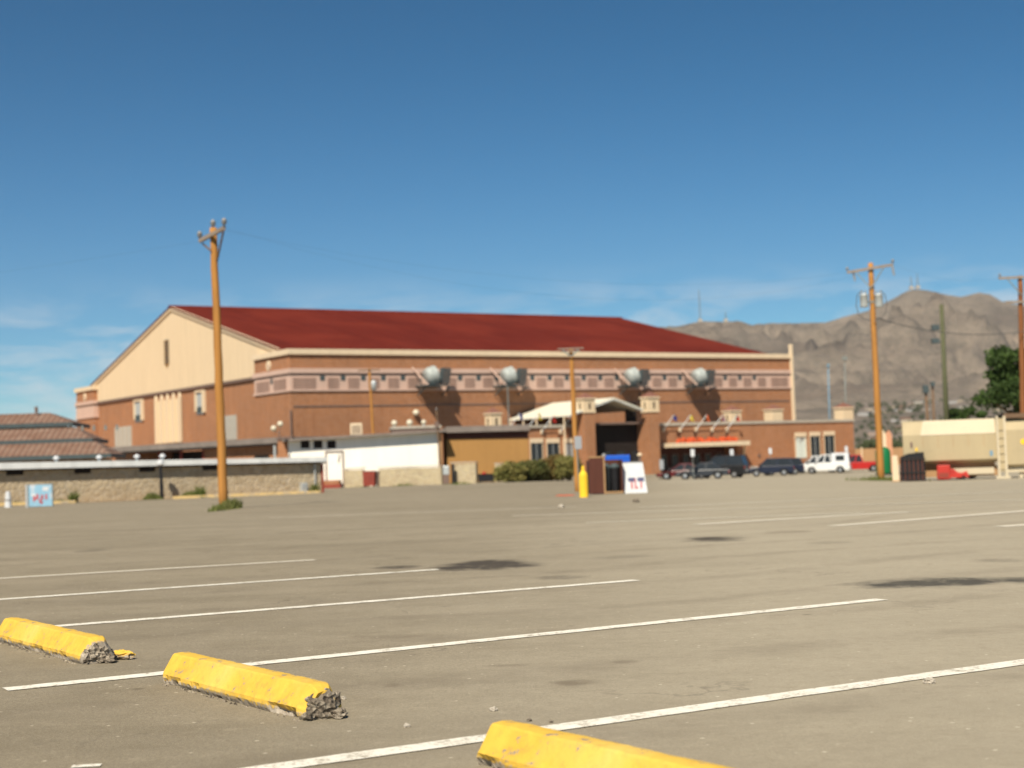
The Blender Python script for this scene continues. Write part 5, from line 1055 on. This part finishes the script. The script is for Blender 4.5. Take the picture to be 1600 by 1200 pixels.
park('parked_pickup','pickup truck','white pickup with low nose pointing left, behind the camper shell truck',1277,738,160,180-4,P_wh,'pickup',4.9,1.85,1.75)
park('parked_pickup','pickup truck','white pickup truck with a white camper shell and dark side windows',1293,739.5,154,180-18,P_wh,'camper',4.6,1.85,1.88)
park('parked_pickup','pickup truck','bright red pickup truck parked at the right end of the vehicle row',1339,737,156,180-6,P_red,'pickup',5.0,1.85,1.75)
park('parked_car','car','dark red car half hidden behind the charcoal car near the planted canopy',1066,750,136,180-12,P_dred,'sedan',4.3,1.75,1.4)
park('parked_car','car','charcoal sedan parked behind the sign post near the planted canopy',1098,751,133,180-10,P_dk,'sedan',4.6,1.78,1.42)
park('parked_suv','suv','black SUV parked at the right end of the dark cars under the canopy',1127,748.5,140,180-24,P_blk,'suv',4.9,1.95,2.05)
# small parking signs on posts
for i, (u, vt_, vb_, Y, lab) in enumerate(((1084,702,752,131,'small white sign on a post in front of the charcoal sedan'),(1145,702,744,141,'small white sign on a post beside the black SUV'),(1205,700,738,160,'small white sign on a post above the navy SUVs'),(1324,697,735,163,'small white sign on a post behind the red pickup'))):
    p = at(u, vb_, Y); g = gz(p.x, p.y); t = thing('parking_sign', lab, 'sign', (p.x, p.y, g), 0, 'small white signs along the annex'); zt_ = at(u, vt_, Y).z-g
    MB().cyl((0,0,0),(-.02,0,zt_-.05),.035,n=8).build('post', M['greypole'], t); MB().box(-.17,.15,-.05,-.03,zt_-.62,zt_).build('sign_panel', M['signwhite'], t, bev=.01)
# grey concrete ramp by the black SUV
p = at(1169,741,165); t = thing('concrete_block', 'pale grey concrete block right of the black SUV', 'concrete block', (p.x,p.y,gz(p.x,p.y))); MB().box(-.9,.9,0,1,0,.75).build('block', M['concrete'], t, bev=.04); MB().box(-1,1,-.1,1.1,.75,.83).build('cap', M['concrete'], t)
p = at(1034,735,150); t = thing('standing_sign', 'small dark standing sign between the right tower and the dark red car', 'sign', (p.x,p.y,gz(p.x,p.y))); MB().box(-.2,.2,-.03,.03,.9,1.9).build('sign_panel', M['signgrey'], t); MB().cyl((0,0,0),(0,0,.95),.05,n=8).build('post', M['dark'], t); MB().box(-.3,.3,-.2,.2,-.02,.08).build('base', M['dark'], t)

# ------------------------------------------------------------------ tan trailers on the right
ta = G(1410,752); Ya = 68.0; TR = Fr((at(1410,752,Ya).x, Ya, gz(at(1410,752,Ya).x, Ya)), rad(-14)); tz = lambda u, v, y=0: TR.Y(u, v, y)
def trailer(lab, ua, ub, vt0, vt1, vbm, chamf, y0=0, first=True):
    xa, xb = tz(ua, 700, y0).x, tz(ub, 700, y0).x; zt0, zt1 = tz(ua, vt0, y0).z, tz(ub, vt1, y0).z; zb = tz(ua, vbm, y0).z
    t = thing('tank_trailer', lab, 'trailer', TR.w((xa, y0, 0)), TR.a, 'tan sheet metal trailers'); L = xb-xa; D = 2.3; zt = (zt0+zt1)/2
    prf = [(.25,zb),(.0,zb+.12),(0,zb+.7),(0,zt-chamf),(.30,zt-.06),(.45,zt),(D-.5,zt),(D-.3,zt-.08),(D,zt-chamf),(D,zb+.6),(D-.25,zb)]
    MB().prism(prf, 0, 0, L).build('shell', M['trailer'], t, bev=.03)
    return t, L, zt, zb, xa
t, L, zt, zb, xa = trailer('long tan sheet metal trailer with top panel painted sky-bright, behind the black skip', 1411, 1558, 662, 650, 726, .62)
x0 = tz(1437,660).x-xa; mb = MB(); mb.add([(x0,-.02,zt-.64),(L-.05,-.02,zt-.64),(L-.05,.32,zt+.0),(x0+.14,.32,zt+.0),(x0,.02,zt-.70),(L-.05,.02,zt-.70),(L-.05,.36,zt-.06),(x0+.14,.36,zt-.06)], [(0,1,2,3),(4,5,6,7),(0,1,5,4),(2,3,7,6),(0,3,7,4),(1,2,6,5)]); mb.build('top_panel', M['trailertop'], t)  # paler cream than the shell, with sky-facing brightness put into the colour
for k in range(5): x = x0+(L-x0)*k/5+.1; MB().box(x-.008,x+.008,-.012,0,zb+.7,zt-.66).build('seam', M['timber'], t)
mb = MB(); mb.box(.6,L-.1,.3,2,zb-.16,zb+.02); mb.box(.9,L,.40,.46,.14,zb-.16); mb.build('chassis', M['timber'], t)
for x in (L*.60, L*.72):
    w = MB().cyl((x,.5,.36),(x,.75,.36),.34,n=20).build('wheel', M['rubber'], t); MB().cyl((x,.48,.36),(x,.5,.36),.18,n=12).build('rim', M['cream_trim'], w)
MB().box(L*.45,L-.15,.28,.33,.22,.5).build('side_step', M['trailertop'], t)
MB().box(tz(1549,708).x-xa-.06, tz(1549,708).x-xa+.06, -.012, 0, tz(1549,712).z, tz(1549,704).z).build('label_plate', M['bluepole'], t)
MB().box(tz(1432,703).x-xa-.04, tz(1432,703).x-xa+.04, -.05, 0, tz(1432,705).z, tz(1432,700).z).build('handle', M['yellow'], t); MB().box(tz(1424,695).x-xa-.05, tz(1424,695).x-xa+.05, -.03, 0, tz(1424,699).z, tz(1424,691).z).build('latch', M['darkledge'], t)
# ladder column between trailers
xa2 = tz(1557,700).x; t = thing('ladder_frame', 'tan ladder frame standing between the two trailers', 'frame', TR.w((xa2+.02,-.15,0)), TR.a)
zc_ = tz(1563,650).z; mb = MB(); mb.box(0,.09,0,.14,0.1,zc_); mb.box(.30,.40,0,.14,0.1,zc_); mb.build('upright', M['trailertop'], t); mb = MB(); [mb.box(.09,.30,.01,.05,.4+k*.34,.46+k*.34) for k in range(int((zc_-.5)/.34))]; mb.build('rung', M['trailer'], t); MB().box(.02,.38,.05,.10,.3,zc_-.1).build('backing', M['trailer'], t); MB().box(-.1,.5,-.1,.3,0,.1).build('foot', M['trailertop'], t)
t, L, zt, zb, xa = trailer('second tan trailer with dark roof rail, cut by the right edge', 1571, 1700, 655, 648, 731, .5)
mb = MB(); mb.box(0,L,.1,.22,zt+.02,zt+.14); mb.box(0,L,.2,2.1,zt+.14,zt+.22); mb.build('roof_rail', M['wooddark'], t)
mb = MB(); mb.box(0,L,.2,2,zb-.2,zb+.02); mb.build('chassis', M['trailertop'], t); MB().box(.55,.7,.3,.45,0,zb-.2).build('leg', M['trailertop'], t)
w = MB().cyl((1.25,.4,.36),(1.25,.65,.36),.36,n=20).build('wheel', M['rubber'], t); MB().cyl((1.25,.37,.36),(1.25,.4,.36),.18,n=12).build('rim', M['cream_trim'], w)
MB().cyl((tz(1599,690).x-xa,-.02,tz(1599,690).z),(tz(1599,690).x-xa,0,tz(1599,690).z),.12,n=14).build('round_label', M['yellow'], t)
# black slatted crate
a_ = tz(1406,751,-1.0); b_ = tz(1447,751,-1.0); hC = tz(1447,706,-1.0).z; t = thing('slatted_crate', 'black slatted skip standing in front of the tan trailer', 'crate', TR.w((a_.x,-1.0,0)), TR.a); w = b_.x-a_.x
MB().prism([(0,.04),(w,.04),(w-.04,hC),(w*.35,hC-.06),(.05,hC-.2)], 1, 0, .8).build('body', M['black'], t); mb = MB(); [mb.box(w*k/6+.03,w*k/6+.09,-.04,0,.06,hC-.25) for k in range(6)]; mb.build('slat', M['brownboard'], t); mb = MB(); mb.box(-.02,w+.02,-.05,-.04,.35,.42); mb.box(.1,w+.02,-.05,-.04,hC-.35,hC-.28); mb.build('rail', M['rubber'], t)
# pale upright board left of crate
p = tz(1395,752,-.4); hP = tz(1399,712,-.4).z; t = thing('upright_board', 'pale cream upright board left of the black skip', 'board', TR.w((p.x,-.4,0)), TR.a); MB().prism([(0,.03),(.30,.03),(.24,hP),(.02,hP)], 1, 0, .5).build('panel', M['cream_trim'], t, bev=.01); MB().box(-.03,.36,-.05,.55,0,.05).build('base', M['timber'], t)
# red equipment
p = tz(1465,751,-.5); hR = tz(1465,727,-.5).z; t = thing('red_generator', 'bright red metal box with a low red hitch in front of the trailer', 'equipment', TR.w((p.x,-.5,0)), TR.a)
MB().box(0,.55,0,.7,.05,hR).build('housing', M['redbox'], t, bev=.03); mb = MB(); mb.prism([(.55,.1),(1.35,.1),(1.25,.38),(1.05,.3),(.85,.34),(.7,.5),(.55,.5)], 1, .1, .6); mb.build('hitch', M['redbox'], t, bev=.02); MB().box(.06,.49,-.01,0,.12,hR*.5).build('vent', M['rust'], t)
for x in (.25,1.1): MB().cyl((x,.1,.1),(x,.2,.1),.1,n=12).build('wheel', M['rubber'], t)
# green tank behind the transformer pole, striped stall and pale fence behind
p = at(1387,738,110); g = gz(p.x,p.y); t = thing('green_tank', 'round dark green upright tank behind the transformer pole', 'tank', (at(1381,738,110).x, 110, g)); hT = at(1385,698,110).z-g; MB().lathe((0,0,0), [(.5,0),(.53,.1),(.53,hT-.35),(.4,hT-.1),(.1,hT)], 20).build('shell', M['green'], t, smooth=True); MB().lathe((0,0,-.02), [(.6,0),(.6,.15)], 16).build('base', M['black'], t)
for i, (u, vt_, m_, lab) in enumerate(((1382,672,'cream_trim','cream striped stall panel behind the green tank'),(1391,672,'orange','salmon stall panel behind the green tank'))):
    p = at(u, 738, 130); g = -1.4; h = at(u, vt_, 130).z-g; mm_ = M[m_] if i == 0 else plain('salmon_paint', (.55,.27,.16), .7)
    t = thing('stall_panel', lab, 'panel', (p.x, 130, g)); MB().prism([(-.2,0),(.28,0),(.28,h*.9),(.05,h),(-.2,h*.92)], 1, 0, .3).build('panel', mm_, t); MB().box(-.25,.33,-.05,.35,0,.1).build('base', M['darkledge'], t)

# ------------------------------------------------------------------ town at the foot of the mountain
rnd = random.Random(77)
TW = ['pale','cream','salmon','grey','sandy']; TC = [(.42,.39,.33),(.44,.38,.29),(.36,.27,.22),(.36,.35,.34),(.46,.38,.28)]
hm = [streaky(n+'_house_stucco', c, .9) for n, c in zip(TW, TC)]
hb = []
for i in range(5):
    t = thing('town_house', '', 'house', (0,0,-500)); MB().box(-6,6,-4,4,-3,3.4).build('wall', hm[i], t); MB().prism([(-6.5,3.4),(6.5,3.4),(4,5.6),(-4,5.6)], 1, -4.4, 4.4).build('roof', M['tile'] if i == 1 else M['tar'], t); hb.append(t)
used = set()
for k in range(64):
    u = rnd.choice([rnd.uniform(1332,1450), rnd.uniform(1336,1640)]); Y = rnd.uniform(1160,2050); i = rnd.randrange(5); X, z = mh(u, Y)
    o = hb[i] if i not in used else dup(hb[i]); used.add(i)
    o.location = (X, Y, z); o.rotation_euler.z = rnd.uniform(-.6,.6); o.scale = (rnd.uniform(.6,1.05),)*3; o['group'] = 'small houses at the foot of the mountain'; o['label'] = 'small distant %s house in the town strip at the foot of the mountain' % TW[i]
for i in range(5):
    if i not in used: bpy.data.objects.remove(hb[i])
# town trees: one far-off wooded mass
mb = MB(); mt = []
for k in range(260):
    u = rnd.choice([rnd.uniform(1330,1450), rnd.uniform(1338,1640)])
    if k < 40: Y = rnd.uniform(480,900); X = at(max(u,1350), 700, Y).x; z = -1.4; h = rnd.uniform(4,6)
    else: Y = rnd.uniform(1130,2000); X, z = mh(u, Y); h = rnd.uniform(5,9)
    for q in range(3): leaves(mb, (X+rnd.uniform(-1.5,1.5), Y+rnd.uniform(-1,1), z+h*rnd.uniform(.45,.75)), (h*.35,h*.35,h*.32), 50, .55, rnd, .4)
wd = mb.build('distant_trees', leafmat('town_leaves', (.05,.075,.03), (.09,.11,.045), (.14,.15,.07))); tag(wd, 'far-off belt of trees among the houses below the mountain', 'trees'); wd['kind'] = 'stuff'
p = at(1340,706,215); t = thing('pale_fence', 'long pale wooden fence behind the red pickup', 'fence', (p.x-3,215,-1.4)); MB().box(0,14,0,.15,0,2.3).build('boards', M['timber'], t); [MB().box(x,x+.15,-.05,.2,0,2.5).build('post', M['cream_trim'], t) for x in (0,3.5,7,10.5,14)]

# the dry desert air between here and the mountain
hz = MB().box(-3100, 5600, -400, 6900, -8, 860); m = bpy.data.materials.new('desert_haze'); m.use_nodes = True; nt = m.node_tree; nt.nodes.clear()
o_ = N(nt, 'ShaderNodeOutputMaterial'); pv = N(nt, 'ShaderNodeVolumePrincipled'); pv.inputs['Color'].default_value = (.88,.90,.93,1); pv.inputs['Density'].default_value = 4.2e-5; pv.inputs['Anisotropy'].default_value = .2
nt.links.new(pv.outputs[0], o_.inputs['Volume']); ho = hz.build('haze', m); ho['kind'] = 'stuff'; tag(ho, 'thin blue desert haze over the whole scene', 'haze')
# radio masts on the ridge
def mast(lab, u, vb_, vt_, Y):
    b_ = at(u, vb_+3, Y); tp = at(u, vt_, Y); h = tp.z-b_.z; t = thing('radio_mast', lab, 'mast', b_, 0, 'radio masts on the mountain ridge'); mb = MB()
    for sx, sy in ((-1,-1),(1,-1),(0,1)): mb.cyl((sx*2.2,sy*2.2,0),(sx*.7,sy*.7,h*.9),.45,.35,6)
    n = 9
    for k in range(n):
        z0 = h*.9*k/n; z1 = h*.9*(k+1)/n; w0 = 2.2-1.5*k/n; w1 = 2.2-1.5*(k+1)/n
        mb.bar((-w0,-w0,z0),(w1,-w1,z1),.35,.35); mb.bar((w0,-w0,z0),(0,w1,z1),.35,.35)
    mb.build('lattice', M['greypole'], t); MB().cyl((0,0,h*.88),(0,0,h),.5,.2,6).build('antenna', M['greypole'], t); MB().box(-6,6,-4,4,-4,5).build('hut', M['concrete'], t)
mast('tallest radio mast on the low ridge right behind the arena roof', 1094, 498, 450, 4480); mast('small radio mast on the low ridge left of the saddle', 1134, 498, 486, 4480); mast('thin radio mast on the highest mountain peak, left one', 1424, 447, 430, 4480); mast('thin radio mast on the highest mountain peak, right one', 1434, 446, 426, 4480)
